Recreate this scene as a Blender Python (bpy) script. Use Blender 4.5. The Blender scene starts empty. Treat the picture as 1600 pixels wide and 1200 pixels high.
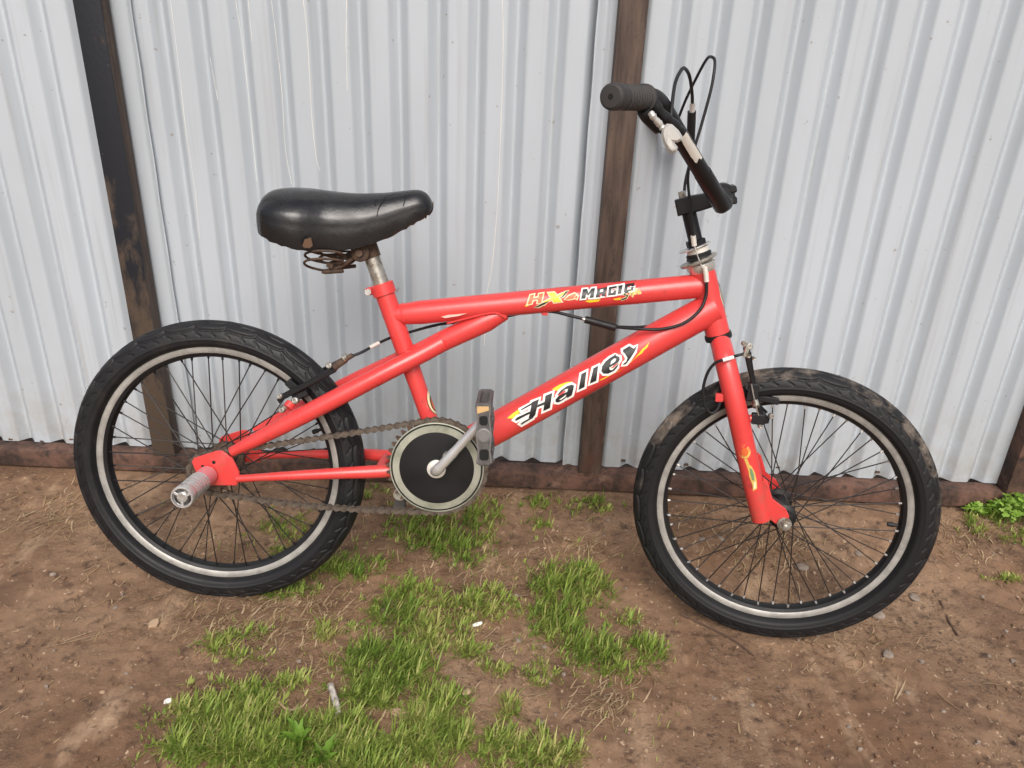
import bpy, bmesh, math, random
import numpy as np
from mathutils import Vector, Matrix, geometry, noise
random.seed(11); RNG = np.random.default_rng(11)
R = math.radians
S = bpy.context.scene
COL = S.collection

# ------------------------------------------------------------------ camera
CAM_H, PITCH, ROLL, FPX = 0.9451, R(24.61), R(2.485), 1200.0      # FPX for a 1600 px wide frame
fwd = Vector((0, math.cos(PITCH), -math.sin(PITCH)))
_r, _u = Vector((1, 0, 0)), Vector((1, 0, 0)).cross(fwd)
right = math.cos(ROLL) * _r + math.sin(ROLL) * _u
up = -math.sin(ROLL) * _r + math.cos(ROLL) * _u
CO = Vector((0, 0, CAM_H))
cd = bpy.data.cameras.new('camera'); cam = bpy.data.objects.new('camera', cd); COL.objects.link(cam)
cam.matrix_world = Matrix.Translation(CO) @ Matrix((right, up, -fwd)).transposed().to_4x4()
cd.sensor_width = 36; cd.lens = 36 * FPX / 1600; cd.clip_start = 0.05; cd.clip_end = 2000
S.camera = cam

# ------------------------------------------------------------------ sky, sun, exposure
SUN_EL, SUN_AZ = R(46), R(174)            # azimuth clockwise from +Y
w = bpy.data.worlds.new('World'); S.world = w; w.use_nodes = True
nt = w.node_tree; nt.nodes.clear()
sky = nt.nodes.new('ShaderNodeTexSky'); sky.sky_type = 'NISHITA'; sky.sun_disc = False
sky.sun_elevation = SUN_EL; sky.sun_rotation = SUN_AZ; sky.air_density = 1.0; sky.dust_density = 6.0; sky.ozone_density = 1.0
hs = nt.nodes.new('ShaderNodeHueSaturation'); hs.inputs['Saturation'].default_value = 0.85
bg = nt.nodes.new('ShaderNodeBackground'); bg.inputs[1].default_value = 0.092
wo = nt.nodes.new('ShaderNodeOutputWorld')
nt.links.new(sky.outputs[0], hs.inputs['Color']); nt.links.new(hs.outputs[0], bg.inputs[0]); nt.links.new(bg.outputs[0], wo.inputs[0])
sl = bpy.data.lights.new('sun', 'SUN'); sl.energy = 1.5; sl.angle = R(42); sl.color = (1.0, 0.99, 0.985)
so = bpy.data.objects.new('sun', sl); COL.objects.link(so); so.location = (2, -3, 6)
sd = Vector((math.sin(SUN_AZ) * math.cos(SUN_EL), math.cos(SUN_AZ) * math.cos(SUN_EL), math.sin(SUN_EL)))
so.rotation_euler = sd.to_track_quat('Z', 'Y').to_euler()
S.view_settings.view_transform = 'Standard'; S.view_settings.look = 'None'
S.view_settings.exposure = 0.60; S.view_settings.gamma = 1.0; S.view_settings.use_curve_mapping = False

# ------------------------------------------------------------------ pixel rays (1600x1200 photograph)
def ray(px, py):
    return fwd + right * ((px - 800) / FPX) - up * ((py - 600) / FPX)
def smooth(a, b, x):
    t = min(1, max(0, (x - a) / (b - a))); return t * t * (3 - 2 * t)
GATE_Y = 1.488
def ground_z(x, y):                        # the earth falls away a little towards the front wheel
    return -0.034 * smooth(-0.55, 0.5, x) * smooth(0.02, 0.36, GATE_Y - y)
def on_ground(px, py):
    d = ray(px, py); z = 0
    for _ in range(5):
        p = CO + d * ((z - CO.z) / d.z); z = ground_z(p.x, p.y)
    return p
def on_wall(px, py, y):
    d = ray(px, py); return CO + d * ((y - CO.y) / d.y)

# ------------------------------------------------------------------ bicycle frame of reference
AX = Vector((-0.49894, 1.14468, 0.24465)); YAW, LEAN, TR = R(-0.45), R(10.82), 0.249
BM = Matrix.Rotation(YAW, 3, 'Z') @ Matrix.Rotation(-LEAN, 3, 'X')
BI = BM.inverted()
BASE = AX + BM @ Vector((0, 0, -TR))
def b_ray(px, py): return BI @ (CO - BASE), BI @ ray(px, py)
def q(px, py, wd=0.0):                    # pixel -> bicycle coordinates on the plane wd metres to the camera side
    o, d = b_ray(px, py); return o + d * ((-wd - o.y) / d.y)
HT0, HT1 = q(1099, 428), q(1121, 520)
SAX = (HT0 - HT1).normalized(); STEER = R(-11.7)
FR = Matrix.Rotation(STEER, 3, SAX)
FK = Matrix.Translation(HT1) @ FR.to_4x4() @ Matrix.Translation(-HT1)
FKI = FK.inverted()
def qf(px, py, wd=0.0):                   # the same in the steered fork's coordinates
    o, d = b_ray(px, py); o = FKI @ o; d = FR.inverted() @ d
    return o + d * ((-wd - o.y) / d.y)
ORIGIN = Vector((0, 0, TR))               # rear axle
FAXLE = Vector((0.9717, 0, TR - 0.0299))  # front axle, fork coordinates

# ------------------------------------------------------------------ materials
MATS = {}
def pbr(name, col, rough=0.5, metal=0.0, var=None, vscale=30, bump=0.0, bscale=80, rvar=0.0, spec=0.5, coat=0.0):
    m = bpy.data.materials.new(name); m.use_nodes = True; n = m.node_tree; N, L = n.nodes, n.links
    b = N['Principled BSDF']
    b.inputs['Base Color'].default_value = (*col, 1); b.inputs['Roughness'].default_value = rough; b.inputs['Metallic'].default_value = metal
    b.inputs['Specular IOR Level'].default_value = spec; b.inputs['Coat Weight'].default_value = coat
    tc = N.new('ShaderNodeTexCoord'); m['_'] = 0
    def noi(scale, detail=4, rough_=0.55):
        t = N.new('ShaderNodeTexNoise'); t.inputs['Scale'].default_value = scale; t.inputs['Detail'].default_value = detail; t.inputs['Roughness'].default_value = rough_
        L.new(tc.outputs['Object'], t.inputs['Vector']); return t
    if var:
        rp = N.new('ShaderNodeValToRGB'); e = rp.color_ramp.elements
        e[0].position, e[0].color = var[0][0], (*var[0][1], 1); e[1].position, e[1].color = var[-1][0], (*var[-1][1], 1)
        for p, c in var[1:-1]:
            x = e.new(p); x.color = (*c, 1)
        L.new(noi(vscale, 6, 0.65).outputs['Fac'], rp.inputs[0]); L.new(rp.outputs[0], b.inputs['Base Color'])
    if rvar:
        mr = N.new('ShaderNodeMapRange'); mr.inputs[1].default_value = 0.3; mr.inputs[2].default_value = 0.7
        mr.inputs[3].default_value = max(0, rough - rvar); mr.inputs[4].default_value = min(1, rough + rvar)
        L.new(noi(vscale * 0.7).outputs['Fac'], mr.inputs[0]); L.new(mr.outputs[0], b.inputs['Roughness'])
    if bump:
        bp = N.new('ShaderNodeBump'); bp.inputs['Strength'].default_value = bump; bp.inputs['Distance'].default_value = 0.002
        L.new(noi(bscale).outputs['Fac'], bp.inputs['Height']); L.new(bp.outputs[0], b.inputs['Normal'])
    del m['_']; MATS[name] = m; return m
def nodes_of(m): n = m.node_tree; return n.nodes, n.links, n.nodes['Principled BSDF']
def mixc(N, L, fac, a, b_):
    x = N.new('ShaderNodeMix'); x.data_type = 'RGBA'
    for s, v in ((0, fac), (6, a), (7, b_)):
        if hasattr(v, 'is_linked') or hasattr(v, 'links'): L.new(v, x.inputs[s])
        elif s == 0: x.inputs[0].default_value = v
        else: x.inputs[s].default_value = (*v, 1)
    return x.outputs[2]
def ntex(N, L, scale, detail=5, rough=0.6, coord='Object', vscale=None):
    tc = N.new('ShaderNodeTexCoord'); t = N.new('ShaderNodeTexNoise')
    t.inputs['Scale'].default_value = scale; t.inputs['Detail'].default_value = detail; t.inputs['Roughness'].default_value = rough
    src = tc.outputs[coord]
    if vscale:
        mp = N.new('ShaderNodeMapping'); mp.inputs['Scale'].default_value = vscale; L.new(src, mp.inputs[0]); src = mp.outputs[0]
    L.new(src, t.inputs['Vector']); return t.outputs['Fac']
def ramp(N, L, fac, p0, p1):
    r = N.new('ShaderNodeMapRange'); r.inputs[1].default_value = p0; r.inputs[2].default_value = p1; L.new(fac, r.inputs[0]); return r.outputs[0]

m = pbr('red_paint', (0.62, 0.028, 0.026), 0.33, coat=0.25, rvar=0.13, vscale=14, bump=0.10, bscale=120)
N, L, B = nodes_of(m)       # dull patches, grime and small chips in the paint
c = mixc(N, L, ramp(N, L, ntex(N, L, 9), 0.35, 0.7), (0.68, 0.056, 0.053), (0.58, 0.042, 0.039))
c = mixc(N, L, ramp(N, L, ntex(N, L, 66, 5, 0.7), 0.70, 0.715), c, (0.68, 0.38, 0.32))
c = mixc(N, L, ramp(N, L, ntex(N, L, 24, 7, 0.75), 0.60, 0.76), c, (0.30, 0.040, 0.032))
c = mixc(N, L, ramp(N, L, ntex(N, L, 210, 3, 0.6), 0.72, 0.75), c, (0.10, 0.05, 0.04))
tc_ = N.new('ShaderNodeTexCoord'); sz = N.new('ShaderNodeSeparateXYZ'); L.new(tc_.outputs['Object'], sz.inputs[0])   # soil splashed on the low tubes
sp_ = N.new('ShaderNodeMath'); sp_.operation = 'MULTIPLY'; L.new(ramp(N, L, sz.outputs[2], 0.48, 0.20), sp_.inputs[0]); L.new(ramp(N, L, ntex(N, L, 30, 7, 0.75), 0.50, 0.80), sp_.inputs[1])
c = mixc(N, L, sp_.outputs[0], c, (0.24, 0.105, 0.070)); L.new(c, B.inputs['Base Color'])
pbr('scraped_paint', (0.72, 0.42, 0.36), 0.6)
m = pbr('rubber', (0.010, 0.010, 0.0115), 0.50, rvar=0.12, vscale=20, bump=0.12, bscale=300, spec=0.32)
N, L, B = nodes_of(m)
L.new(mixc(N, L, ramp(N, L, ntex(N, L, 26, 7, 0.75), 0.52, 0.80), (0.010, 0.010, 0.0115), (0.030, 0.026, 0.023)), B.inputs['Base Color'])
m = pbr('rubber_dusty', (0.010, 0.010, 0.011), 0.55, bump=0.12, bscale=300, spec=0.32)
N, L, B = nodes_of(m)       # dried mud on the tread of the upper half of the front tyre
at = N.new('ShaderNodeAttribute'); at.attribute_name = 'mud'
mm = N.new('ShaderNodeMath'); mm.operation = 'MULTIPLY'
L.new(at.outputs['Fac'], mm.inputs[0]); L.new(ramp(N, L, ntex(N, L, 17, 7, 0.7), 0.47, 0.66), mm.inputs[1])
L.new(mixc(N, L, mm.outputs[0], (0.010, 0.010, 0.011), (0.19, 0.155, 0.125)), B.inputs['Base Color'])
pbr('rim_silver', (0.60, 0.585, 0.55), 0.46, 0.3, var=[(0.35, (0.27, 0.26, 0.24)), (0.6, (0.40, 0.385, 0.355))], vscale=40, rvar=0.12)
pbr('black_metal', (0.009, 0.009, 0.010), 0.42, 0.0, rvar=0.12, bump=0.05, spec=0.35)
pbr('crank_steel', (0.72, 0.72, 0.71), 0.26, 0.6)
pbr('black_plastic', (0.012, 0.012, 0.013), 0.5, rvar=0.1, vscale=60, spec=0.35)
pbr('spoke_steel', (0.045, 0.040, 0.038), 0.4, 0.6)
pbr('bright_steel', (0.62, 0.61, 0.58), 0.28, 0.7, var=[(0.3, (0.50, 0.49, 0.46)), (0.6, (0.76, 0.75, 0.73))], vscale=70, rvar=0.12)
pbr('old_chrome', (0.42, 0.40, 0.35), 0.38, 0.7, var=[(0.34, (0.16, 0.12, 0.085)), (0.48, (0.40, 0.385, 0.34)), (0.7, (0.52, 0.51, 0.46))], vscale=90, rvar=0.15)
pbr('rusty_steel', (0.10, 0.06, 0.04), 0.75, 0.2, var=[(0.3, (0.035, 0.024, 0.018)), (0.7, (0.14, 0.085, 0.055))], vscale=120, bump=0.2)
pbr('chain_steel', (0.11, 0.085, 0.07), 0.42, 0.6, var=[(0.3, (0.07, 0.052, 0.042)), (0.65, (0.19, 0.16, 0.13))], vscale=130)
pbr('cream_steel', (0.66, 0.63, 0.57), 0.45, 0.2)
pbr('guard_silver', (0.45, 0.46, 0.38), 0.45, 0.35, var=[(0.35, (0.24, 0.25, 0.19)), (0.6, (0.40, 0.40, 0.33))], vscale=26, rvar=0.1)
pbr('grip_rubber', (0.032, 0.029, 0.028), 0.72, bump=0.15)
m = pbr('saddle_vinyl', (0.010, 0.010, 0.011), 0.27, rvar=0.10, vscale=30, bump=0.55, bscale=30, spec=0.55)
m = pbr('foam_brown', (0.10, 0.055, 0.03), 0.9)
pbr('pedal_grey', (0.060, 0.056, 0.055), 0.6, var=[(0.3, (0.050, 0.046, 0.045)), (0.75, (0.13, 0.12, 0.115))], vscale=40, bump=0.2)
pbr('pedal_pale', (0.20, 0.19, 0.185), 0.5, 0.3)  # lighter grey for the pedal's edges and end cap
pbr('reflector_tan', (0.55, 0.36, 0.17), 0.3)
pbr('peg_alloy', (0.64, 0.625, 0.61), 0.26, 0.6, rvar=0.1, vscale=60)
pbr('lever_alloy', (0.50, 0.49, 0.46), 0.36, 0.4)
pbr('peg_pink', (0.66, 0.24, 0.26), 0.45, 0.1)
pbr('decal_white', (0.80, 0.79, 0.74), 0.4); pbr('decal_black', (0.012, 0.012, 0.013), 0.38); pbr('decal_yellow', (0.85, 0.58, 0.03), 0.4)
pbr('decal_orange', (0.64, 0.13, 0.035), 0.4); pbr('decal_green', (0.16, 0.24, 0.12), 0.45); pbr('decal_cream', (0.75, 0.66, 0.40), 0.4)
pbr('decal_gold', (0.62, 0.42, 0.10), 0.45)
pbr('dark_hole', (0.006, 0.006, 0.006), 0.9)

m = pbr('sheet_metal', (0.45, 0.47, 0.49), 0.45, 0.0, bump=0.10, bscale=11)
N, L, B = nodes_of(m)       # pale grey paint, faint warm and cool blotches, streaks running down, specks
c = mixc(N, L, ramp(N, L, ntex(N, L, 3.0, 4, 0.6, vscale=(1, 1, 0.35)), 0.35, 0.68), (0.400, 0.440, 0.475), (0.455, 0.497, 0.540))
c = mixc(N, L, ramp(N, L, ntex(N, L, 60, 4, 0.6, vscale=(1, 1, 0.03)), 0.56, 0.75), c, (0.375, 0.40, 0.42))
c = mixc(N, L, ramp(N, L, ntex(N, L, 70, 2, 0.5), 0.725, 0.77), c, (0.30, 0.29, 0.28))
at = N.new('ShaderNodeAttribute'); at.attribute_name = 'splash'
mm = N.new('ShaderNodeMath'); mm.operation = 'MULTIPLY'
L.new(at.outputs['Fac'], mm.inputs[0]); L.new(ramp(N, L, ntex(N, L, 18, 6, 0.7), 0.42, 0.72), mm.inputs[1])
c = mixc(N, L, mm.outputs[0], c, (0.27, 0.215, 0.14)); L.new(c, B.inputs['Base Color'])
pbr('white_drip', (0.66, 0.66, 0.63), 0.5)
m = pbr('rust_rail', (0.16, 0.075, 0.05), 0.8, bump=0.45, bscale=90)
N, L, B = nodes_of(m)
c = mixc(N, L, ramp(N, L, ntex(N, L, 11, 7, 0.75), 0.40, 0.62), (0.030, 0.017, 0.013), (0.150, 0.078, 0.054))
c = mixc(N, L, ramp(N, L, ntex(N, L, 34, 5, 0.7), 0.52, 0.66), c, (0.030, 0.020, 0.016))
c = mixc(N, L, ramp(N, L, ntex(N, L, 15, 5, 0.7), 0.60, 0.72), c, (0.19, 0.115, 0.085)); L.new(c, B.inputs['Base Color'])
m = pbr('brown_post', (0.10, 0.06, 0.045), 0.7, bump=0.25, bscale=120)
N, L, B = nodes_of(m)
c = mixc(N, L, ramp(N, L, ntex(N, L, 60, 4, 0.6, vscale=(1, 1, 0.12)), 0.35, 0.65), (0.040, 0.026, 0.020), (0.105, 0.070, 0.052))
c = mixc(N, L, ramp(N, L, ntex(N, L, 9, 5, 0.7, vscale=(1, 1, 0.4)), 0.58, 0.74), c, (0.092, 0.042, 0.030))
c = mixc(N, L, ramp(N, L, ntex(N, L, 22, 6, 0.75, vscale=(1, 1, 0.5)), 0.56, 0.68), c, (0.026, 0.020, 0.017))
c = mixc(N, L, ramp(N, L, ntex(N, L, 40, 5, 0.7, vscale=(1, 1, 0.3)), 0.62, 0.72), c, (0.15, 0.125, 0.105))
c = mixc(N, L, ramp(N, L, ntex(N, L, 150, 3, 0.6), 0.66, 0.72), c, (0.02, 0.016, 0.014)); L.new(c, B.inputs['Base Color'])
m = pbr('black_post', (0.02, 0.022, 0.027), 0.5, bump=0.25, bscale=120)
N, L, B = nodes_of(m)       # black paint flaking to rust near the foot and along the edges
geo = N.new('ShaderNodeTexCoord'); sx = N.new('ShaderNodeSeparateXYZ'); L.new(geo.outputs['Object'], sx.inputs[0])
low = ramp(N, L, sx.outputs[2], 0.75, 0.05)
ad = N.new('ShaderNodeMath'); ad.operation = 'MULTIPLY_ADD'; ad.inputs[1].default_value = 0.30; L.new(low, ad.inputs[0]); L.new(ntex(N, L, 14, 6, 0.7, vscale=(1, 1, 0.4)), ad.inputs[2])
c = mixc(N, L, ramp(N, L, ad.outputs[0], 0.58, 0.70), (0.010, 0.0125, 0.018), (0.080, 0.058, 0.043))
c = mixc(N, L, ramp(N, L, ntex(N, L, 70, 4), 0.70, 0.74), c, (0.16, 0.14, 0.125)); L.new(c, B.inputs['Base Color'])

m = pbr('earth', (0.2, 0.14, 0.1), 0.9, spec=0.25)
N, L, B = nodes_of(m)
c = mixc(N, L, ramp(N, L, ntex(N, L, 1.9, 5, 0.6), 0.36, 0.64), (0.170, 0.096, 0.055), (0.295, 0.192, 0.120))
c = mixc(N, L, ramp(N, L, ntex(N, L, 6, 6, 0.65), 0.48, 0.68), c, (0.125, 0.073, 0.046))
c = mixc(N, L, ramp(N, L, ntex(N, L, 9, 5, 0.6, vscale=(1.6, 0.6, 1)), 0.56, 0.74), c, (0.350, 0.238, 0.152))
c = mixc(N, L, ramp(N, L, ntex(N, L, 34, 6, 0.7), 0.54, 0.68), c, (0.070, 0.042, 0.028))
rg = ramp(N, L, ntex(N, L, 4, 4, 0.6), 0.42, 0.62)
fine = N.new('ShaderNodeMath'); fine.operation = 'MULTIPLY'; L.new(rg, fine.inputs[0]); L.new(ramp(N, L, ntex(N, L, 140, 4, 0.6), 0.55, 0.68), fine.inputs[1])
c = mixc(N, L, fine.outputs[0], c, (0.062, 0.040, 0.029))
c = mixc(N, L, ramp(N, L, ntex(N, L, 105, 3, 0.5), 0.35, 0.28), c, (0.42, 0.30, 0.20)); L.new(c, B.inputs['Base Color'])
rr_ = N.new('ShaderNodeMapRange'); rr_.inputs[1].default_value = 0.4; rr_.inputs[2].default_value = 0.62; rr_.inputs[3].default_value = 0.62; rr_.inputs[4].default_value = 0.95
L.new(ntex(N, L, 3, 4, 0.6), rr_.inputs[0]); L.new(rr_.outputs[0], B.inputs['Roughness'])
bp = N.new('ShaderNodeBump'); bp.inputs['Distance'].default_value = 0.006; bs = N.new('ShaderNodeMath'); bs.operation = 'MULTIPLY_ADD'; bs.inputs[1].default_value = 0.75; bs.inputs[2].default_value = 0.35
L.new(rg, bs.inputs[0]); L.new(bs.outputs[0], bp.inputs['Strength'])
L.new(ntex(N, L, 130, 8, 0.7), bp.inputs['Height']); L.new(bp.outputs[0], B.inputs['Normal'])
def leafy(name, cols, rough=0.55):
    m = pbr(name, cols[0], rough, spec=0.3); N, L, B = nodes_of(m)
    at = N.new('ShaderNodeAttribute'); at.attribute_name = 'tint'
    rp = N.new('ShaderNodeValToRGB'); e = rp.color_ramp.elements
    e[0].color = (*cols[0], 1); e[1].color = (*cols[-1], 1)
    for i, cc in enumerate(cols[1:-1]): x = e.new((i + 1) / (len(cols) - 1)); x.color = (*cc, 1)
    L.new(at.outputs['Fac'], rp.inputs[0]); L.new(rp.outputs[0], B.inputs['Base Color'])
    B.inputs['Subsurface Weight'].default_value = 0.0
    tr = N.new('ShaderNodeBsdfTranslucent'); L.new(rp.outputs[0], tr.inputs[0]); mx = N.new('ShaderNodeMixShader'); mx.inputs[0].default_value = 0.36
    L.new(B.outputs[0], mx.inputs[1]); L.new(tr.outputs[0], mx.inputs[2]); L.new(mx.outputs[0], N['Material Output'].inputs[0]); return m
leafy('grass_blade', [(0.100, 0.175, 0.030), (0.205, 0.310, 0.055), (0.350, 0.440, 0.095), (0.520, 0.490, 0.190)])
leafy('weed_leaf', [(0.15, 0.27, 0.035), (0.25, 0.42, 0.06), (0.38, 0.53, 0.13)])
leafy('straw', [(0.27, 0.175, 0.098), (0.46, 0.33, 0.19), (0.62, 0.49, 0.32)], 0.75)
pbr('pebble_grey', (0.22, 0.18, 0.15), 0.9, var=[(0.3, (0.15, 0.115, 0.09)), (0.7, (0.30, 0.245, 0.20))], vscale=60)
pbr('wood_tan', (0.36, 0.25, 0.16), 0.8); pbr('paper_white', (0.72, 0.70, 0.66), 0.7); pbr('twig_brown', (0.085, 0.050, 0.032), 0.8)
pbr('pale_stick', (0.55, 0.50, 0.43), 0.8, var=[(0.40, (0.16, 0.14, 0.12)), (0.55, (0.50, 0.46, 0.40))], vscale=60)

# ------------------------------------------------------------------ mesh helpers
class MB:
    def __init__(s): s.v, s.f, s.m = [], [], []
    def add(s, vs, fs, mi=0):
        o = len(s.v); s.v += [Vector(x) for x in vs]; s.f += [[i + o for i in f] for f in fs]; s.m += [mi] * len(fs)
    def tube(s, pts, rad, n=16, mi=0, caps=True, flat=None):
        pts = [Vector(p) for p in pts]; k = len(pts); rad = [rad] * k if not hasattr(rad, '__len__') else rad
        vs, fs, nrm = [], [], None
        for i, p in enumerate(pts):
            t = (pts[min(i + 1, k - 1)] - pts[max(i - 1, 0)]).normalized()
            if nrm is None: nrm = t.orthogonal().normalized()
            nrm = (nrm - t * nrm.dot(t)).normalized(); bi = t.cross(nrm)
            for j in range(n):
                a = 2 * math.pi * j / n; vs.append(p + (nrm * math.cos(a) + bi * math.sin(a)) * rad[i])
        for i in range(k - 1):
            for j in range(n): fs.append([i * n + j, i * n + (j + 1) % n, (i + 1) * n + (j + 1) % n, (i + 1) * n + j])
        if caps: fs.append(list(range(n))[::-1]); fs.append([(k - 1) * n + j for j in range(n)])
        s.add(vs, fs, mi); return s
    def lathe(s, prof, o, ax, n=48, mi=0, closed=False, caps=True):   # prof: (radius, height along ax)
        o, ax = Vector(o), Vector(ax).normalized(); a1 = ax.orthogonal().normalized(); a2 = ax.cross(a1); k = len(prof); vs, fs = [], []
        for r, h in prof:
            for j in range(n):
                a = 2 * math.pi * j / n; vs.append(o + ax * h + (a1 * math.cos(a) + a2 * math.sin(a)) * r)
        for i in range(k if closed else k - 1):
            i2 = (i + 1) % k
            for j in range(n): fs.append([i * n + j, i * n + (j + 1) % n, i2 * n + (j + 1) % n, i2 * n + j])
        if not closed and caps: fs.append(list(range(n))[::-1]); fs.append([(k - 1) * n + j for j in range(n)])
        s.add(vs, fs, mi); return s
    def prism(s, poly, ex, bev=0.0, mi=0):                 # flat outline in 3-D pushed along ex, edges chamfered
        poly = [Vector(p) for p in poly]; ex = Vector(ex); n = len(poly); e = ex.normalized()
        nn = sum(((poly[i] - poly[0]).cross(poly[(i + 1) % n] - poly[0]) for i in range(n)), Vector())
        sg = 1 if nn.dot(e) > 0 else -1; ins = []
        for i in range(n):
            a = (poly[i] - poly[i - 1]).normalized(); b = (poly[(i + 1) % n] - poly[i]).normalized()
            na, nb = e.cross(a) * sg, e.cross(b) * sg; d = (na + nb)
            ins.append(poly[i] + (d / max(0.35, d.length_squared / 2) * bev if d.length > 1e-6 else Vector()))
        rings = [ins, [p + e * bev for p in poly], [p + ex - e * bev for p in poly], [p + ex for p in ins]] if bev else [poly, [p + ex for p in poly]]
        vs = [p for r in rings for p in r]; fs = []
        for k in range(len(rings) - 1):
            for i in range(n):
                f = [k * n + i, k * n + (i + 1) % n, (k + 1) * n + (i + 1) % n, (k + 1) * n + i]; fs.append(f if sg > 0 else f[::-1])
        bot, top = list(range(n)), [(len(rings) - 1) * n + i for i in range(n)]
        fs += [bot[::-1], top] if sg > 0 else [bot, top[::-1]]
        s.add(vs, fs, mi); return s
    def box(s, c, x, y, z, bev=0.0, mi=0):                  # x, y, z: full-length axis vectors
        c, x, y, z = Vector(c), Vector(x), Vector(y), Vector(z); o = c - z / 2
        return s.prism([o - x / 2 - y / 2, o + x / 2 - y / 2, o + x / 2 + y / 2, o - x / 2 + y / 2], z, bev, mi)
    def ball(s, c, r, n=10, mi=0, sc=(1, 1, 1)):
        k = n // 2 + 1; vs, fs = [], []
        for i in range(k + 1):
            t = math.pi * i / k
            for j in range(n):
                a = 2 * math.pi * j / n; vs.append(Vector(c) + Vector((math.sin(t) * math.cos(a) * sc[0], math.sin(t) * math.sin(a) * sc[1], math.cos(t) * sc[2])) * r)
        for i in range(k):
            for j in range(n): fs.append([i * n + j, (i + 1) * n + j, (i + 1) * n + (j + 1) % n, i * n + (j + 1) % n])
        s.add(vs, fs, mi); return s
    def mesh(s, name, mats, xf=None, angle=38):
        me = bpy.data.meshes.new(name); vs = [xf @ v for v in s.v] if xf is not None else s.v
        me.from_pydata([tuple(v) for v in vs], [], s.f)
        for t in ([mats] if isinstance(mats, str) else mats): me.materials.append(MATS[t])
        me.polygons.foreach_set('material_index', s.m); me.validate(); me.shade_smooth(); me.set_sharp_from_angle(angle=R(angle)); return me
    def build(s, name, mats, parent=None, xf=None, angle=38): return link(name, s.mesh(name, mats, xf, angle), parent)
def link(name, me, parent=None):
    o = bpy.data.objects.new(name, me); COL.objects.link(o); o.parent = parent; return o
def tag(o, label=None, cat=None, group=None, kind=None):
    for k, v in (('label', label), ('category', cat), ('group', group), ('kind', kind)):
        if v: o[k] = v
    return o
def spline(pts, n=8):
    P = [Vector(p) for p in pts]; P = [P[0] * 2 - P[1]] + P + [P[-1] * 2 - P[-2]]; out = []
    for i in range(1, len(P) - 2):
        for k in range(n):
            t = k / n; a, b, c, d = P[i - 1:i + 3]
            out.append(0.5 * ((2 * b) + (c - a) * t + (2 * a - 5 * b + 4 * c - d) * t * t + (3 * b - a - 3 * c + d) * t ** 3))
    return out + [P[-2]]
def lerp(a, b, t): return a + (b - a) * t

# ================================================================== SETTING: the ground
def axis_coords(lo, hi, step, far):
    c = list(np.arange(lo, hi + 1e-6, step)); g, a, b = step, lo, hi; L_, R_ = [], []
    while a > -far: g *= 1.5; a -= g; L_.append(a)
    g = step
    while b < far: g *= 1.5; b += g; R_.append(b)
    return L_[::-1] + c + R_
xs, ys = axis_coords(-1.35, 1.35, 0.0062, 400), axis_coords(0.42, 1.62, 0.0062, 400)
def bumps(x, y):
    v = Vector((x, y, 0))
    return (0.010 * (noise.noise(v * 3.1)) + 0.0050 * noise.noise(v * 11 + Vector((5, 2, 1))) + 0.0026 * noise.noise(v * 37)
            + 0.0032 * max(0, noise.noise(v * 62 + Vector((1, 7, 3))) - 0.05) * 2.2
            - 0.0055 * max(0, math.sin((x * 0.75 + y) * 46 + 3 * noise.noise(v * 2)) - 0.72) / 0.28 * smooth(0.55, 0.95, x + 0.25 * noise.noise(v * 3)))
CR = BASE; CF = BASE + BM @ (FK @ (FAXLE + Vector((0, 0, -0.2507))))
def height(x, y):
    near = math.exp(-((x - CR.x) ** 2 + (y - CR.y) ** 2) / 0.006) + math.exp(-((x - CF.x) ** 2 + (y - CF.y) ** 2) / 0.006)
    edge = smooth(0.0, 0.05, GATE_Y - y)
    lip = sum(math.exp(-((x - c_.x) / 0.075) ** 2 - ((abs(y - c_.y) - 0.028) / 0.014) ** 2) for c_ in (CR, CF)) * 0.006 + 0.004 * min(1, near)
    return lip + ground_z(x, y) + bumps(x, y) * (1 - 0.85 * min(1, near)) * (0.35 + 0.65 * edge)
X, Y = np.meshgrid(xs, ys); Z = np.zeros_like(X)
for i in range(len(ys)):
    for j in range(len(xs)):
        Z[i, j] = height(xs[j], ys[i]) if (abs(xs[j]) < 3 and -1 < ys[i] < 3) else ground_z(xs[j], ys[i]) - 0.003
nx, ny = len(xs), len(ys)
me = bpy.data.meshes.new('ground')
idx = np.arange(nx * ny).reshape(ny, nx)
F4 = np.stack([idx[:-1, :-1], idx[:-1, 1:], idx[1:, 1:], idx[1:, :-1]], -1).reshape(-1, 4)
me.from_pydata(np.stack([X, Y, Z], -1).reshape(-1, 3).tolist(), [], F4.tolist()); me.materials.append(MATS['earth']); me.shade_smooth()
tag(link('ground', me), kind='structure')
def ground_at(px, py):
    p = on_ground(px, py); return Vector((p.x, p.y, height(p.x, p.y)))

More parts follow.
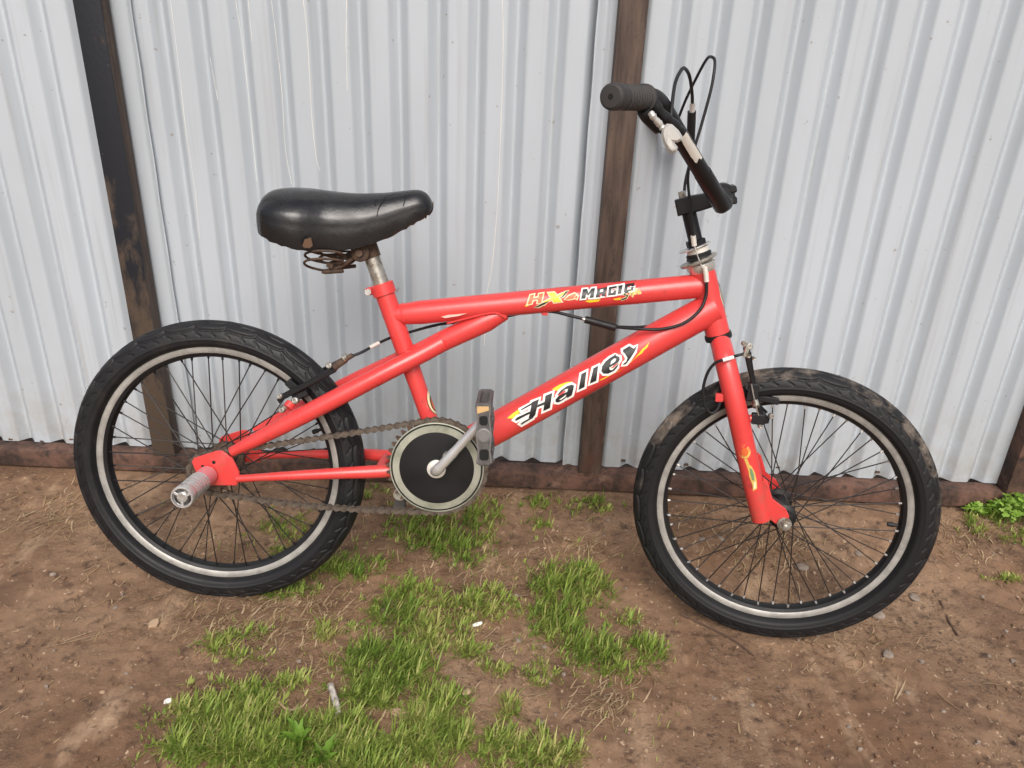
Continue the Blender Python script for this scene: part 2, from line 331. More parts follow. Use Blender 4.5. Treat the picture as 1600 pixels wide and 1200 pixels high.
# ================================================================== the gate
gate = bpy.data.objects.new('corrugated_gate', None); COL.objects.link(gate); gate.location = (0, GATE_Y, 0)
tag(gate, 'pale grey corrugated metal gate on a rusty welded frame behind the bicycle', 'gate')
GI = Matrix.Translation((0, -GATE_Y, 0))
GD, SHEET_Y, PITCH_X, TOP = 0.0185, 0.0455, 0.0725, 1.95
def groove(x):                            # 0 on the ridge, 1 at the bottom of the groove (away from the camera)
    t = ((x - 0.055) / PITCH_X + 0.5) % 1.0 - 0.5; a = abs(t) * PITCH_X
    v = 1 - (math.sqrt(a * a + 0.0025 ** 2) - 0.0025) / 0.0165; k = 0.10
    return v if v > k else (k * math.exp((v - k) / k) if v > -1 else 0.0)
def sheet(x0, x1, flat0, flat1, dy, seed, curl=0):
    st = 0.0024; xv = np.arange(x0, x1 + st / 2, st); zv = np.linspace(0.049, TOP, 70); nxx = len(xv); vs, fs, sp = [], [], []
    for z in zv:
        for x in xv:
            d = groove(x) * GD if not (flat0 <= x <= flat1) else GD * 0.25
            d += 0.0030 * noise.noise(Vector((x * 2.2, z * 1.7, seed))) + 0.0006 * noise.noise(Vector((x * 9, z * 5, seed + 3)))
            if curl == 1: d -= 0.0065 * smooth(x1 - 0.014, x1, x)
            if curl == -1: d -= 0.0065 * (1 - smooth(x0, x0 + 0.014, x))
            ex = x + (0.0006 * math.sin(z * 950) if x in (xv[0], xv[-1]) else 0)
            vs.append((ex, SHEET_Y + dy + d, z)); sp.append(max(0, 1 - (z - 0.05) / 0.24) ** 1.3 * 0.55)
    n = len(vs); vs += [(a, b + 0.0008, c_) for a, b, c_ in vs]; sp += sp
    for i in range(len(zv) - 1):
        for j in range(nxx - 1):
            a = i * nxx + j; fs.append((a, a + 1, a + nxx + 1, a + nxx)); fs.append((a + n, a + n + nxx, a + n + nxx + 1, a + n + 1))
    for i in range(len(zv) - 1):
        a = i * nxx; fs.append((a, a + nxx, a + nxx + n, a + n)); a += nxx - 1; fs.append((a, a + n, a + nxx + n, a + nxx))
    me = bpy.data.meshes.new('sheet'); me.from_pydata(vs, [], fs); me.materials.append(MATS['sheet_metal']); me.shade_smooth()
    at = me.attributes.new('splash', 'FLOAT', 'POINT'); at.data.foreach_set('value', sp)
    return link('sheet', me, gate)
SA, SB = -0.712, 0.123                    # the two seams
sh0 = sheet(-2.1, SA, -0.766, SA, -0.0085, 1.3, 1)
sh1 = sheet(SA - 0.03, SB + 0.03, 9, 9, 0.0, 4.1)
sh2 = sheet(SB, 2.3, SB - 0.01, SB + 0.018, -0.0085, 7.7, -1)
tag(sh0, 'corrugated sheet left of the dark seam with a yellowish stain near its foot'); tag(sh1, 'wide middle corrugated sheet with thin white paint runs'); tag(sh2, 'brightest corrugated sheet behind the handlebar')
def steel_bar(name, x0, x1, z0, z1, mats, y0=0.0, y1=0.044, side=None):
    b = MB(); b.box(((x0 + x1) / 2, (y0 + y1) / 2, (z0 + z1) / 2), (x1 - x0, 0, 0), (0, y1 - y0, 0), (0, 0, z1 - z0), 0.0)
    me = b.mesh(name, mats); bm = bmesh.new(); bm.from_mesh(me)
    if side is not None:
        for f in bm.faces:
            if abs(f.normal.x) > 0.9: f.material_index = side
    bmesh.ops.bevel(bm, geom=list(bm.edges), offset=0.003, segments=2, affect='EDGES', profile=0.6)
    bm.to_mesh(me); bm.free(); me.shade_smooth(); me.set_sharp_from_angle(angle=R(40)); return link(name, me, gate)
rail = steel_bar('bottom_rail', -2.1, 1.118, 0.006, 0.0465, ['rust_rail'], 0.0, 0.044)
steel_bar('bottom_rail', 1.172, 2.3, 0.006, 0.0465, ['rust_rail'], 0.0, 0.044)
p0 = steel_bar('post', -0.799, -0.750, 0.0472, 2.0, ['black_post', 'brown_post'], 0.0005, 0.0355, side=1); tag(p0, 'upright painted black and flaking, rust brown on its side')
p1 = steel_bar('post', 0.158, 0.2085, 0.0472, 2.0, ['brown_post'], 0.0005, 0.0355); tag(p1, 'brown rusty upright behind the handlebar')
p2 = steel_bar('post', 1.119, 1.171, 0.0, 2.0, ['rust_rail'], -0.002, 0.0455)
weld = MB()
for x in np.arange(0.160, 0.208, 0.006): weld.ball((x, -0.0005, 0.0475), 0.0035, 6)
weld.build('weld_bead', 'rust_rail', gate)
for px, py in ((16, 687), (65, 690), (111, 687), (700, 711), (974, 721), (1072, 727), (1215, 731), (1371, 739)):
    p = GI @ on_wall(px, py, GATE_Y + 0.036); MB().prism([p + Vector(v) for v in ((-0.005, 0, -0.001), (0.004, 0, -0.002), (0.006, 0, 0.002), (-0.003, 0, 0.003))], (0, 0.006, 0), 0.0004).build('sheet_clip', 'rusty_steel', gate)
def drip(pts, r):
    P = []
    for (px, py) in pts:
        p = on_wall(px, py, GATE_Y + SHEET_Y); d = groove(p.x) * GD + 0.0030 * noise.noise(Vector((p.x * 2.2, p.z * 1.7, 4.1)))
        P.append(Vector((p.x, SHEET_Y + d + 0.0001, p.z)))
    P = spline(P, 5); n = len(P); MB().tube(P, [r * (0.6 + 0.5 * noise.noise(Vector((i * 0.7, r * 999, 0)))) + 0.0002 for i in range(n)], 6).build('paint_run', 'white_drip', sh1)
drip([(474, 0), (479, 40), (483, 100), (487, 180), (494, 245), (499, 268)], 0.0011)
drip([(542, 0), (541, 60), (542, 110), (543, 142)], 0.0012)
drip([(785, 0), (786, 60), (784, 160), (780, 260), (776, 340), (768, 420), (759, 470), (757, 540)], 0.0012)
drip([(364, 0), (372, 55), (381, 130), (389, 210), (397, 285)], 0.0008); drip([(422, 0), (430, 70), (438, 150), (443, 230), (452, 290)], 0.0008)
drip([(325, 90), (334, 130), (340, 156)], 0.0008); drip([(388, 0), (394, 64)], 0.0007)
drip([(266, 0), (280, 110), (290, 200), (305, 300), (312, 372)], 0.0006)

# ================================================================== the bicycle
bike = bpy.data.objects.new('bicycle', None); COL.objects.link(bike); bike.location = BASE; bike.rotation_euler = (-LEAN, 0, YAW)
tag(bike, 'small red stunt bicycle with black saddle leaning on the corrugated gate', 'bicycle')
def flip(v): return Vector((v.x, -v.y, v.z))
def W(v, wd): return Vector((v.x, -wd, v.z))

# ---- wheels
def tyre_mesh(mud, seed):
    nth, nph = 1080, 89; rc, rt = 0.2245, 0.0262
    th = np.linspace(0, 2 * np.pi, nth, endpoint=False)[:, None]; ph = np.linspace(-2.35, 2.35, nph)[None, :]
    k = 30; ph0 = (th * k / (2 * np.pi)) % 1
    sgn = np.sign(ph) + (ph == 0); aph = np.abs(ph)
    g1 = 0.74 + 0.26 * np.sqrt(np.clip(1 - (2 * ph0 - 1) ** 2, 0, 1))             # scalloped groove along the shoulder
    g2 = 0.34 + 0.15 * np.sin(th * k + sgn * 0.8) + 0.05 * np.sin(th * k * 2)      # waving groove near the crown
    def dip(x, wd): return np.clip(1.35 * (1 - np.abs(x) / wd), 0, 1)
    r = np.full((nth, nph), rt) - 0.0026 * dip(aph - g1, 0.105) - 0.0024 * dip(aph - g2, 0.095)
    sl_ = ((th * 60 / (2 * np.pi) + aph * 1.4) % 1)
    r -= 0.0020 * dip(sl_ - 0.5, 0.12) * ((aph > 1.10) & (aph < 1.40))
    r += 0.0010 * dip(aph - 1.62, 0.07) + 0.0008 * dip(aph - 1.95, 0.06)
    r += 0.0010 * (aph < g1)
    rr = rc + r * np.cos(ph); y = r * np.sin(ph)
    t_ = np.clip((aph - 1.85) / 0.5, 0, 1); t_ = t_ * t_ * (3 - 2 * t_)             # sidewall tucks in to the rim edge
    rr = rr * (1 - t_) + 0.2090 * t_; y = y * (1 - t_) + sgn * 0.0128 * t_
    V = np.stack([rr * np.cos(th), y + 0 * th, rr * np.sin(th)], -1)
    idx = np.arange(nth * nph).reshape(nth, nph)
    nxt = np.roll(idx, -1, 0); F = np.stack([idx[:, :-1], idx[:, 1:], nxt[:, 1:], nxt[:, :-1]], -1).reshape(-1, 4)
    me = bpy.data.meshes.new('tyre'); me.from_pydata(V.reshape(-1, 3).tolist(), [], F[:, ::-1].tolist()); me.shade_smooth()
    if mud:
        a = np.sin(th) ; up_ = np.clip((a + 0.05) / 0.35, 0, 1); tread = np.clip((1.12 - aph) / 0.18, 0, 1)
        at = me.attributes.new('mud', 'FLOAT', 'POINT'); at.data.foreach_set('value', (up_ * tread).reshape(-1))
    me.materials.append(MATS['rubber_dusty' if mud else 'rubber']); return me
def spoke_mesh(side, lead, front):
    # hub flange end to rim end, built for a hole at angle 0
    fr, fy, span = (0.0200, 0.030, R(60)) if front else (0.0265, 0.029, R(60))
    a = span * lead; p0 = Vector((fr * math.cos(a), side * fy, fr * math.sin(a))); p1 = Vector((0.1990, side * 0.003, 0))
    d = (p1 - p0).normalized(); b = MB(); b.tube([p0, p1 - d * 0.010], 0.00105, 6, 0); b.tube([p1 - d * 0.013, p1 - d * 0.002, p1 + d * 0.003], [0.0019, 0.0023, 0.0023], 7, 1)
    return b.mesh('spoke', ['spoke_steel', 'bright_steel' if front else 'black_metal'])
def wheel(front, mtx):
    rm = MB(); hw = 0.0128                 # box-section rim, silver brake tracks, dark bed towards the hub
    rm.lathe([(0.2095, -hw), (0.2095, -hw + 0.002), (0.2035, -hw + 0.003), (0.2035, hw - 0.003), (0.2095, hw - 0.002), (0.2095, hw), (0.208, hw + 0.0008), (0.1995, hw - 0.0004), (0.1985, hw - 0.0014)], (0, 0, 0), (0, 1, 0), 160, 0)
    rm.f = rm.f[:-2]; rm.m = rm.m[:-2]
    rm.lathe([(0.2095, -hw), (0.208, -hw - 0.0008), (0.1995, -hw + 0.0004), (0.1985, -hw + 0.0014)], (0, 0, 0), (0, 1, 0), 160, 0); rm.f = rm.f[:-2]; rm.m = rm.m[:-2]
    rm.lathe([(0.1985, -hw + 0.0014), (0.1930, -0.009), (0.1905, -0.004), (0.1905, 0.004), (0.1930, 0.009), (0.1985, hw - 0.0014)], (0, 0, 0), (0, 1, 0), 160, 1); rm.f = rm.f[:-2]; rm.m = rm.m[:-2]
    wh = rm.build('wheel', ['rim_silver', 'black_metal'], bike); wh.matrix_local = mtx
    ty = link('tyre', tyre_mesh(front, 1), wh)
    if front: tag(ty, 'black tyre with dried mud on its tread')
    hb = MB()
    if front: hb.lathe([(0.008, -0.046), (0.016, -0.044), (0.016, -0.036), (0.0225, -0.033), (0.0225, -0.029), (0.015, -0.026), (0.013, 0), (0.015, 0.026), (0.0225, 0.029), (0.0225, 0.033), (0.016, 0.036), (0.016, 0.044), (0.008, 0.046)], (0, 0, 0), (0, 1, 0), 32)
    else: hb.lathe([(0.008, -0.048), (0.016, -0.046), (0.016, -0.035), (0.031, -0.032), (0.031, -0.028), (0.018, -0.025), (0.015, 0), (0.018, 0.025), (0.031, 0.028), (0.031, 0.032), (0.016, 0.035), (0.016, 0.046), (0.008, 0.048)], (0, 0, 0), (0, 1, 0), 32)
    hb.build('hub', 'rusty_steel' if not front else 'black_metal', wh)
    MB().lathe([(0.0048, -0.066), (0.0048, 0.066)], (0, 0, 0), (0, 1, 0), 12).build('axle', 'old_chrome', wh)
    kinds = [spoke_mesh(sd_, ld, front) for sd_ in (-1, 1) for ld in (-1, 1)]
    for i in range(48):
        o = link('spoke', kinds[(i % 2) * 2 + (i // 2) % 2], wh); o.rotation_euler = (0, 2 * math.pi * (i + 0.5) / 48, 0)
    # valve stem
    a = R(-1.5 if front else 22); dv = Vector((math.cos(a), 0, math.sin(a)))
    MB().tube([dv * 0.192, dv * 0.184, dv * 0.1835, dv * 0.174], [0.003, 0.0028, 0.0042, 0.0040], 10).build('valve', 'black_plastic', wh)
    return wh
wheel_r = wheel(False, Matrix.Translation(ORIGIN)); wheel_f = wheel(True, FK @ Matrix.Translation(FAXLE))
tag(wheel_r, 'rear wheel'); tag(wheel_f, 'front wheel, turned slightly towards the camera')

# ---- frame
frame = MB()
ST_T, ST_L = q(601, 458), q(655, 610); std = (ST_T - ST_L).normalized(); BB = Vector((0.381, 0, TR + 0.031))
TT0, TT1 = q(615, 492), q(1102, 446); DT0, DT1 = BB + Vector((0.02, 0, 0.012)), q(1112, 482)
DTA, DTB = q(780, 666), q(985, 552); dtd = (DTB - DTA).normalized(); DT0 = DTA - dtd * 0.075
frame.tube([ST_T, lerp(ST_T, ST_L, 0.55), ST_L, ST_L - std * 0.09], [0.0163, 0.0160, 0.0143, 0.0140], 28)                       # seat tube
frame.tube([TT0, lerp(TT0, TT1, 0.03), lerp(TT0, TT1, 0.09), TT1], [0.0150, 0.0172, 0.0195, 0.0195], 32)                                                                                                # top tube
frame.tube([DT0, DTA, DTB, DTB + dtd * 0.155], [0.0265, 0.0272, 0.0272, 0.0262], 36)                                              # down tube
frame.tube([HT0 + SAX * 0.004, HT1 - SAX * 0.001], 0.0196, 32)                                                                    # head tube
frame.tube([BB + Vector((0, -0.036, 0)), BB + Vector((0, 0.036, 0))], 0.0265, 32)                                                 # bottom bracket shell
MID0, MID1 = q(638, 560), q(790, 488)
frame.tube([MID0, q(700, 529), q(760, 501), MID1], [0.0165, 0.0175, 0.0185, 0.012], 28)                                           # short tube from seat tube to top tube
fo = frame.build('frame', 'red_paint', bike)
def fpart(b, name='frame_tube', mats='red_paint', parent=None, **k): return b.build(name, mats, parent or fo, **k)
for sgn in (1, -1):
    sp = [q(362, 706, 0.058), q(400, 687, 0.057), q(512, 629, 0.050), q(600, 583, 0.036), q(655, 555, 0.023), q(692, 535, 0.015)]
    if sgn < 0: sp = [flip(v) for v in sp]
    sp = spline(sp, 6); n = len(sp)
    fpart(MB().tube(sp, [lerp(0.0085, 0.0150, smooth(0, 0.4, i / (n - 1))) for i in range(n)], 24), 'seat_stay')
    cs = [q(370, 748, 0.058), q(440, 744, 0.056), q(540, 739, 0.048), q(612, 735, 0.036), BB + Vector((-0.030, -0.036, 0.012)) + Vector((0, 0, -0.012))]
    cs[-1] = lerp(cs[-2], Vector((BB.x, -0.026, BB.z)), 0.8)
    if sgn < 0: cs = [flip(v) for v in cs]
    cs = spline(cs, 6); n = len(cs)
    fpart(MB().tube(cs, [lerp(0.0062, 0.0112, smooth(0.0, 0.75, i / (n - 1))) for i in range(n)], 24), 'chain_stay')
    dp = [(299, 722), (303, 716), (338, 705), (346, 705), (362, 716), (373, 738), (374, 752), (369, 759), (330, 759), (312, 752)]
    dpp = [q(a, b_, 0.0605) for a, b_ in dp]
    if sgn < 0: dpp = [W(v, -0.0605 + 0.006) for v in dpp]
    fpart(MB().prism(dpp, (0, 0.006, 0), 0.0012), 'dropout')
    for (hx, hy) in ((334, 722.5), (317, 729), (333.5, 743)):
        if sgn > 0: fpart(MB().lathe([(0.0030, 0), (0.0030, 0.0004)], q(hx, hy, 0.0606) , (0, -1, 0), 16), 'dropout_hole_shade', 'dark_hole')  # slightly raised dark disc, shade of the hole put into its colour
# cross brace behind the bottom bracket, with the loop between the chain stays
br = q(592, 736, 0.037); fpart(MB().tube([br, flip(br)], 0.0085, 16), 'stay_bridge')
sb = q(560, 607, 0.0); fpart(MB().tube([sb + Vector((0, -0.036, 0)), sb + Vector((0, 0.036, 0))], 0.0075, 16), 'stay_bridge')
# seat collar
fpart(MB().lathe([(0.0165, -0.003), (0.0195, -0.002), (0.0195, 0.016), (0.0165, 0.017)], ST_T, std, 32), 'seat_collar')
cb = MB(); cp = ST_T + std * 0.006 + Vector((-0.021, 0, -0.003)); cb.box(cp, (0.012, 0, 0.003), (0, 0.020, 0), (-0.003, 0, 0.012), 0.0015); fpart(cb, 'collar_lug')
fpart(MB().tube([cp + Vector((-0.001, -0.018, 0)), cp + Vector((-0.001, -0.011, 0)), cp + Vector((-0.001, -0.0105, 0)), cp + Vector((-0.001, 0.014, 0))], [0.0052, 0.0052, 0.003, 0.003], 12), 'collar_bolt', 'bright_steel')
# cable stops under the top tube
for px, py in ((851, 489), (993, 471)):
    t = q(px, py); fpart(MB().box(t, (0.010, 0, -0.001), (0, 0.010, 0), (0.001, 0, 0.007), 0.001), 'cable_stop')
# weld beads
wb = MB()
for ctr, axv, rad in ((lerp(TT0, TT1, 0.032), (TT1 - TT0), 0.0172),):
    axv = axv.normalized(); a1 = Vector((0, -1, 0)); a2 = axv.cross(a1); pts = [ctr + (a1 * math.cos(t) + a2 * math.sin(t)) * rad for t in np.linspace(0, 2 * math.pi, 40)]
    wb.tube(pts, 0.0016, 6, caps=False)
ru = [q(x, y, 0) for x, y in ((700, 503), (735, 494), (768, 487), (779, 488), (790, 494))]
wb.tube(spline([W(p, 0.0165) for p in ru], 6), 0.0016, 6); fpart(wb, 'weld_bead')
sc_ = MB(); sc_.prism([q(x, y, 0.0196) for x, y in ((689, 495), (700, 492), (730, 489.5), (715, 494), (696, 497))], (0, -0.0006, 0)); fpart(sc_, 'paint_scrape', 'scraped_paint')
p_ = [q(x, y, 0.0265) for x, y in ((675, 537), (683, 532.5), (689, 540.5), (686, 542), (676, 541.5))]; fpart(MB().prism(p_, (0, -0.0006, 0)), 'paint_scrape', 'scraped_paint')

# ---- decals: printed outlines laid on the tubes
def decal(name, P0, P1, r, polys, off, mat, parent, **kw):
    return [decal_piece(name, P0, P1, r, p, off + 0.00004 * k, mat, parent, **kw) for k, p in enumerate(polys)]
def decal_piece(name, P0, P1, r, poly, off, mat, parent, xf=None, conv=None):
    P0, P1 = Vector(P0), Vector(P1); dv = (P1 - P0).normalized(); bm = bmesh.new()
    for k in (0,):
        poly = [conv(*p) for p in poly]; tris = geometry.tessellate_polygon([[Vector((a, b_, 0)) for a, b_ in poly]])
        vs = [bm.verts.new((a, b_, k)) for a, b_ in poly]
        for t in tris:
            try: bm.faces.new([vs[i] for i in t])
            except ValueError: pass
    for _ in range(4):
        es = [e for e in bm.edges if e.calc_length() > 5.0]
        if not es: break
        bmesh.ops.subdivide_edges(bm, edges=es, cuts=1); bmesh.ops.triangulate(bm, faces=bm.faces[:])
    for v in bm.verts:
        k = v.co.z; rr = r + off + 0.00004 * k; o, d = b_ray(v.co.x, v.co.y)
        if xf is not None: o, d = xf.inverted() @ o, xf.to_3x3().inverted() @ d
        oc = o - P0; a_ = d - dv * d.dot(dv); b2 = oc - dv * oc.dot(dv)
        A_, B_, C_ = a_.dot(a_), 2 * a_.dot(b2), b2.dot(b2) - rr * rr; D_ = max(0, B_ * B_ - 4 * A_ * C_)
        v.co = o + d * ((-B_ - math.sqrt(D_)) / (2 * A_))
    for f in bm.faces:
        f.normal_update()
    me = bpy.data.meshes.new(name); bmesh.ops.recalc_face_normals(bm, faces=bm.faces[:])
    if xf is not None: bm.transform(xf)
    bm.to_mesh(me); bm.free(); me.materials.append(MATS[mat]); me.shade_smooth(); return link(name, me, parent)
def grow(poly, d):
    n = len(poly); P = [Vector((a, b_, 0)) for a, b_ in poly]; ar = sum(P[i].x * P[(i + 1) % n].y - P[(i + 1) % n].x * P[i].y for i in range(n)); sg = 1 if ar > 0 else -1; out = []
    for i in range(n):
        a, b_ = (P[i] - P[i - 1]).normalized(), (P[(i + 1) % n] - P[i]).normalized()
        na, nb = Vector((a.y, -a.x, 0)) * sg, Vector((b_.y, -b_.x, 0)) * sg; s_ = na + nb
        v = P[i] + s_ / max(0.55, s_.length_squared / 2) * d; out.append((v.x, v.y))
    return out
def stroke(pts, wd):
    P = [Vector((a, b_, 0)) for a, b_ in pts]; L_, R_ = [], []
    for i, p in enumerate(P):
        t = (P[min(i + 1, len(P) - 1)] - P[max(i - 1, 0)]).normalized(); nn = Vector((-t.y, t.x, 0)) * wd / 2; L_.append(((p + nn).x, (p + nn).y)); R_.append(((p - nn).x, (p - nn).y))
    return L_ + R_[::-1]
z2 = lambda a, b_: (790 + a / 6.667, 520 + b_ / 6.667)
HAL = [[(275, 722), (348, 690), (308, 860), (240, 893)], [(415, 655), (487, 625), (462, 783), (393, 815)], [(335, 750), (425, 712), (418, 742), (328, 778)],
       [(160, 797), (282, 724), (276, 748), (166, 808)], [(95, 908), (122, 880), (268, 812), (262, 838), (110, 917)], [(155, 950), (178, 930), (245, 893), (300, 863), (285, 887), (166, 957)],
       [(545, 640), (575, 600), (640, 555), (690, 538), (712, 550), (706, 590), (690, 650), (640, 682), (642, 665), (600, 700), (550, 725), (522, 722), (520, 695), (550, 660), (600, 632), (642, 615), (650, 582), (622, 588), (590, 612), (562, 640)],
       [(790, 430), (842, 402), (822, 565), (760, 595)], [(915, 370), (965, 342), (945, 500), (877, 530)],
       [(1185, 250), (1190, 280), (1170, 310), (1110, 345), (1080, 360), (1085, 385), (1110, 390), (1150, 350), (1178, 320), (1165, 355), (1130, 395), (1070, 425), (1020, 425), (998, 400), (1005, 350), (1040, 300), (1090, 260), (1140, 235)],
       [(1222, 178), (1290, 138), (1335, 165), (1372, 130), (1345, 195), (1300, 265), (1255, 325), (1222, 335), (1232, 318), (1258, 300), (1270, 262), (1245, 220), (1225, 200)]]
FLM = [[(15, 890), (60, 850), (130, 800), (190, 770), (150, 830), (80, 895)], [(480, 590), (560, 540), (640, 512), (700, 508), (650, 545), (540, 605)],
       [(965, 500), (1080, 440), (1180, 400), (1250, 350), (1340, 270), (1400, 200), (1430, 160), (1450, 150), (1495, 95), (1480, 150), (1440, 185), (1420, 215), (1380, 240), (1300, 310), (1200, 385), (1100, 440), (1010, 490)]]
decal('decal_flame', DTA, DTB, 0.0272, FLM, 0.0003, 'decal_yellow', fo, conv=z2)
_ = (decal('decal_outline', DTA, DTB, 0.0272, [grow(p, 23) for p in HAL], 0.0006, 'decal_white', fo, conv=z2))
_ = (decal('decal_lettering', DTA, DTB, 0.0272, HAL, 0.0013, 'decal_black', fo, conv=z2))
decal('decal_outline', DTA, DTB, 0.0272, [[(1090, 332), (1140, 302), (1152, 270), (1130, 268), (1100, 295)], [(556, 698), (600, 668), (634, 640), (622, 668), (580, 697)]], 0.0019, 'decal_white', fo, conv=z2)
z1 = lambda a, b_: (810 + a / 8, 435 + b_ / 8)
MAG = [[(805, 135), (860, 130), (875, 180), (915, 125), (960, 120), (940, 240), (890, 245), (905, 185), (870, 220), (850, 195), (835, 250), (785, 255)],
       [(990, 130), (1110, 105), (1085, 220), (1040, 225), (1050, 190), (1020, 195), (1010, 235), (965, 240)], [(1130, 110), (1230, 92), (1225, 118), (1165, 130), (1158, 182), (1185, 176), (1190, 150), (1230, 145), (1215, 205), (1120, 215)],
       [(1255, 92), (1305, 78), (1285, 190), (1240, 195)], [(1335, 72), (1450, 55), (1445, 97), (1412, 100), (1416, 84), (1372, 92), (1360, 140), (1405, 133), (1408, 114), (1440, 108), (1432, 152), (1316, 172)]]
HXR = [[(150, 210), (195, 200), (165, 315), (115, 322)], [(170, 248), (265, 235), (262, 257), (165, 272)], [(258, 195), (310, 185), (285, 300), (240, 305)], [(580, 262), (630, 220), (700, 188), (722, 200), (690, 250), (630, 262)], [(705, 240), (722, 215), (742, 220), (730, 255)]]
XY = [[(375, 182), (448, 175), (540, 290), (445, 302)], [(560, 182), (610, 170), (500, 235), (330, 300), (318, 292), (430, 240)]]
SWO = [[(195, 365), (300, 310), (385, 283), (330, 322), (250, 357)], [(585, 170), (630, 150), (560, 230), (530, 250)]]
STY = [stroke([(1378, 168), (1335, 178), (1322, 200), (1368, 216), (1350, 243), (1290, 268)], 17)]
STR = [stroke(p, 9) for p in ([(1408, 150), (1398, 205)], [(1425, 170), (1438, 192)], [(1448, 165), (1425, 228)], [(1475, 128), (1462, 196)], [(1490, 170), (1530, 160), (1515, 140), (1492, 160), (1500, 190), (1528, 182)])]
decal('decal_flame', TT0, TT1, 0.0195, [[(830, 285), (900, 268), (1030, 262), (1000, 290), (890, 303)], [(1180, 258), (1285, 238), (1272, 268), (1205, 272)], [(80, 350), (120, 290), (150, 330), (110, 350)]], 0.0003, 'decal_yellow', fo, conv=z1)
decal('decal_outline', TT0, TT1, 0.0195, [grow(p, 15) for p in HXR + XY + SWO] + [grow(p, 8) for p in STR + STY], 0.0005, 'decal_cream', fo, conv=z1)
decal('decal_outline', TT0, TT1, 0.0195, [grow(p, 18) for p in MAG], 0.0016, 'decal_white', fo, conv=z1)
decal('decal_lettering', TT0, TT1, 0.0195, MAG + SWO, 0.0019, 'decal_black', fo, conv=z1)
decal('decal_outline', TT0, TT1, 0.0195, [[(1022, 140), (1062, 132), (1056, 165), (1016, 172)]], 0.0023, 'decal_white', fo, conv=z1)
decal('decal_lettering', TT0, TT1, 0.0195, HXR, 0.0017, 'decal_orange', fo, conv=z1); decal('decal_lettering', TT0, TT1, 0.0195, XY, 0.0020, 'decal_yellow', fo, conv=z1)
decal('decal_lettering', TT0, TT1, 0.0195, STR, 0.0021, 'decal_yellow', fo, conv=z1); decal('decal_lettering', TT0, TT1, 0.0195, STY, 0.0021, 'decal_black', fo, conv=z1)
def badge(P, axv, r, hl, hwd, turn, name='badge'):         # oval badge wrapped on the front of a tube
    axv = axv.normalized(); n0 = (Vector((1, 0, 0)) - axv * axv.x).normalized(); n0 = (Matrix.Rotation(R(turn), 3, axv) @ n0); n1 = axv.cross(n0)
    for sc, off, mat, dz in ((1, 0.0004, 'decal_white', 0), (0.86, 0.0007, 'decal_black', 0), (0.80, 0.0010, 'decal_cream', 0), (0.55, 0.0013, 'decal_black', -0.1), (0.42, 0.0016, 'decal_orange', -0.14)):
        b = MB(); rings = [[(P + axv * (hl * (sc * k / 5 * math.sin(t) + dz)) + (n0 * math.cos(hwd * sc * k / 5 * math.cos(t) / r) + n1 * math.sin(hwd * sc * k / 5 * math.cos(t) / r)) * (r + off)) for t in np.linspace(0, 2 * math.pi, 33)[:-1]] for k in range(1, 6)]
        vs = [v for rg in rings for v in rg]; fs = [[k * 32 + j, k * 32 + (j + 1) % 32, (k + 1) * 32 + (j + 1) % 32, (k + 1) * 32 + j] for k in range(4) for j in range(32)] + [list(range(32))[::-1]]
        b.add(vs, fs); b.build(name, mat, fo)
badge(lerp(HT0, HT1, 0.42), HT0 - HT1, 0.0196, 0.026, 0.017, 12); badge(q(662, 632), std, 0.0142, 0.027, 0.016, 4)

# ---- seat post, saddle
post = MB(); post.tube([ST_T, ST_T + std * 0.066], 0.0127, 24); sp_o = post.build('seat_post', 'old_chrome', bike)
cl = MB(); cc = q(568, 393); cl.tube([cc + Vector((0, -0.030, 0)), cc + Vector((0, -0.028, 0)), cc + Vector((0, 0.028, 0)), cc + Vector((0, 0.030, 0))], [0.012, 0.0145, 0.0145, 0.012], 24)
cl.tube([ST_T + std * 0.060, ST_T + std * 0.086], 0.0150, 24); cl.tube([cc + Vector((0, -0.037, 0)), cc + Vector((0, 0.037, 0))], 0.006, 8)
cl.build('saddle_clamp', 'rusty_steel', sp_o)
top = [(411.5, 335), (413, 318), (421, 304), (434, 296), (455, 293), (485, 294), (520, 298.5), (560, 302), (600, 301), (630, 298), (652, 296.5), (665, 301), (673, 311), (677, 322)]
bot = [(411.5, 337), (415, 352), (422, 362), (434, 368), (455, 377), (485, 386), (520, 388.5), (560, 386), (600, 374), (630, 358), (652, 346), (665, 339), (673, 332), (677, 324)]
hwid = [0.004, 0.044, 0.066, 0.080, 0.089, 0.088, 0.069, 0.060, 0.050, 0.040, 0.034, 0.028, 0.020, 0.004]
def resample(a, n):
    a = spline([Vector((x, y, 0)) if not isinstance(x, Vector) else x for x, y in a], 4); return a
T_, B_ = resample(top, 4), resample(bot, 4); H_ = spline([Vector((h, 0, 0)) for h in hwid], 4)
sad = MB(); rows, ncol = len(T_), 33; vs = []
for i in range(rows):
    tq, bq, h = q(T_[i].x, T_[i].y), q(B_[i].x, B_[i].y), max(0.002, H_[i].x)
    for j in range(ncol):
        a = (j / (ncol - 1) * 2 - 1); s_ = math.copysign(abs(math.sin(a * math.pi / 2)) ** 0.80, a); c_ = math.cos(a * math.pi / 2) ** 0.86
        pinch = 1 - 0.16 * (1 - c_) ** 2 if abs(a) > 0.7 else 1
        p = lerp(bq, tq, c_); rag = 0.0060 * noise.noise(Vector((i * 0.9, a * 3, 2))) * (1 if abs(a) > 0.93 else 0)
        vs.append(Vector((p.x, s_ * h * pinch, p.z + rag)))
fs = [[i * ncol + j, (i + 1) * ncol + j, (i + 1) * ncol + j + 1, i * ncol + j + 1] for i in range(rows - 1) for j in range(ncol - 1)]
sad.add(vs, fs); o_ = len(vs); und = []
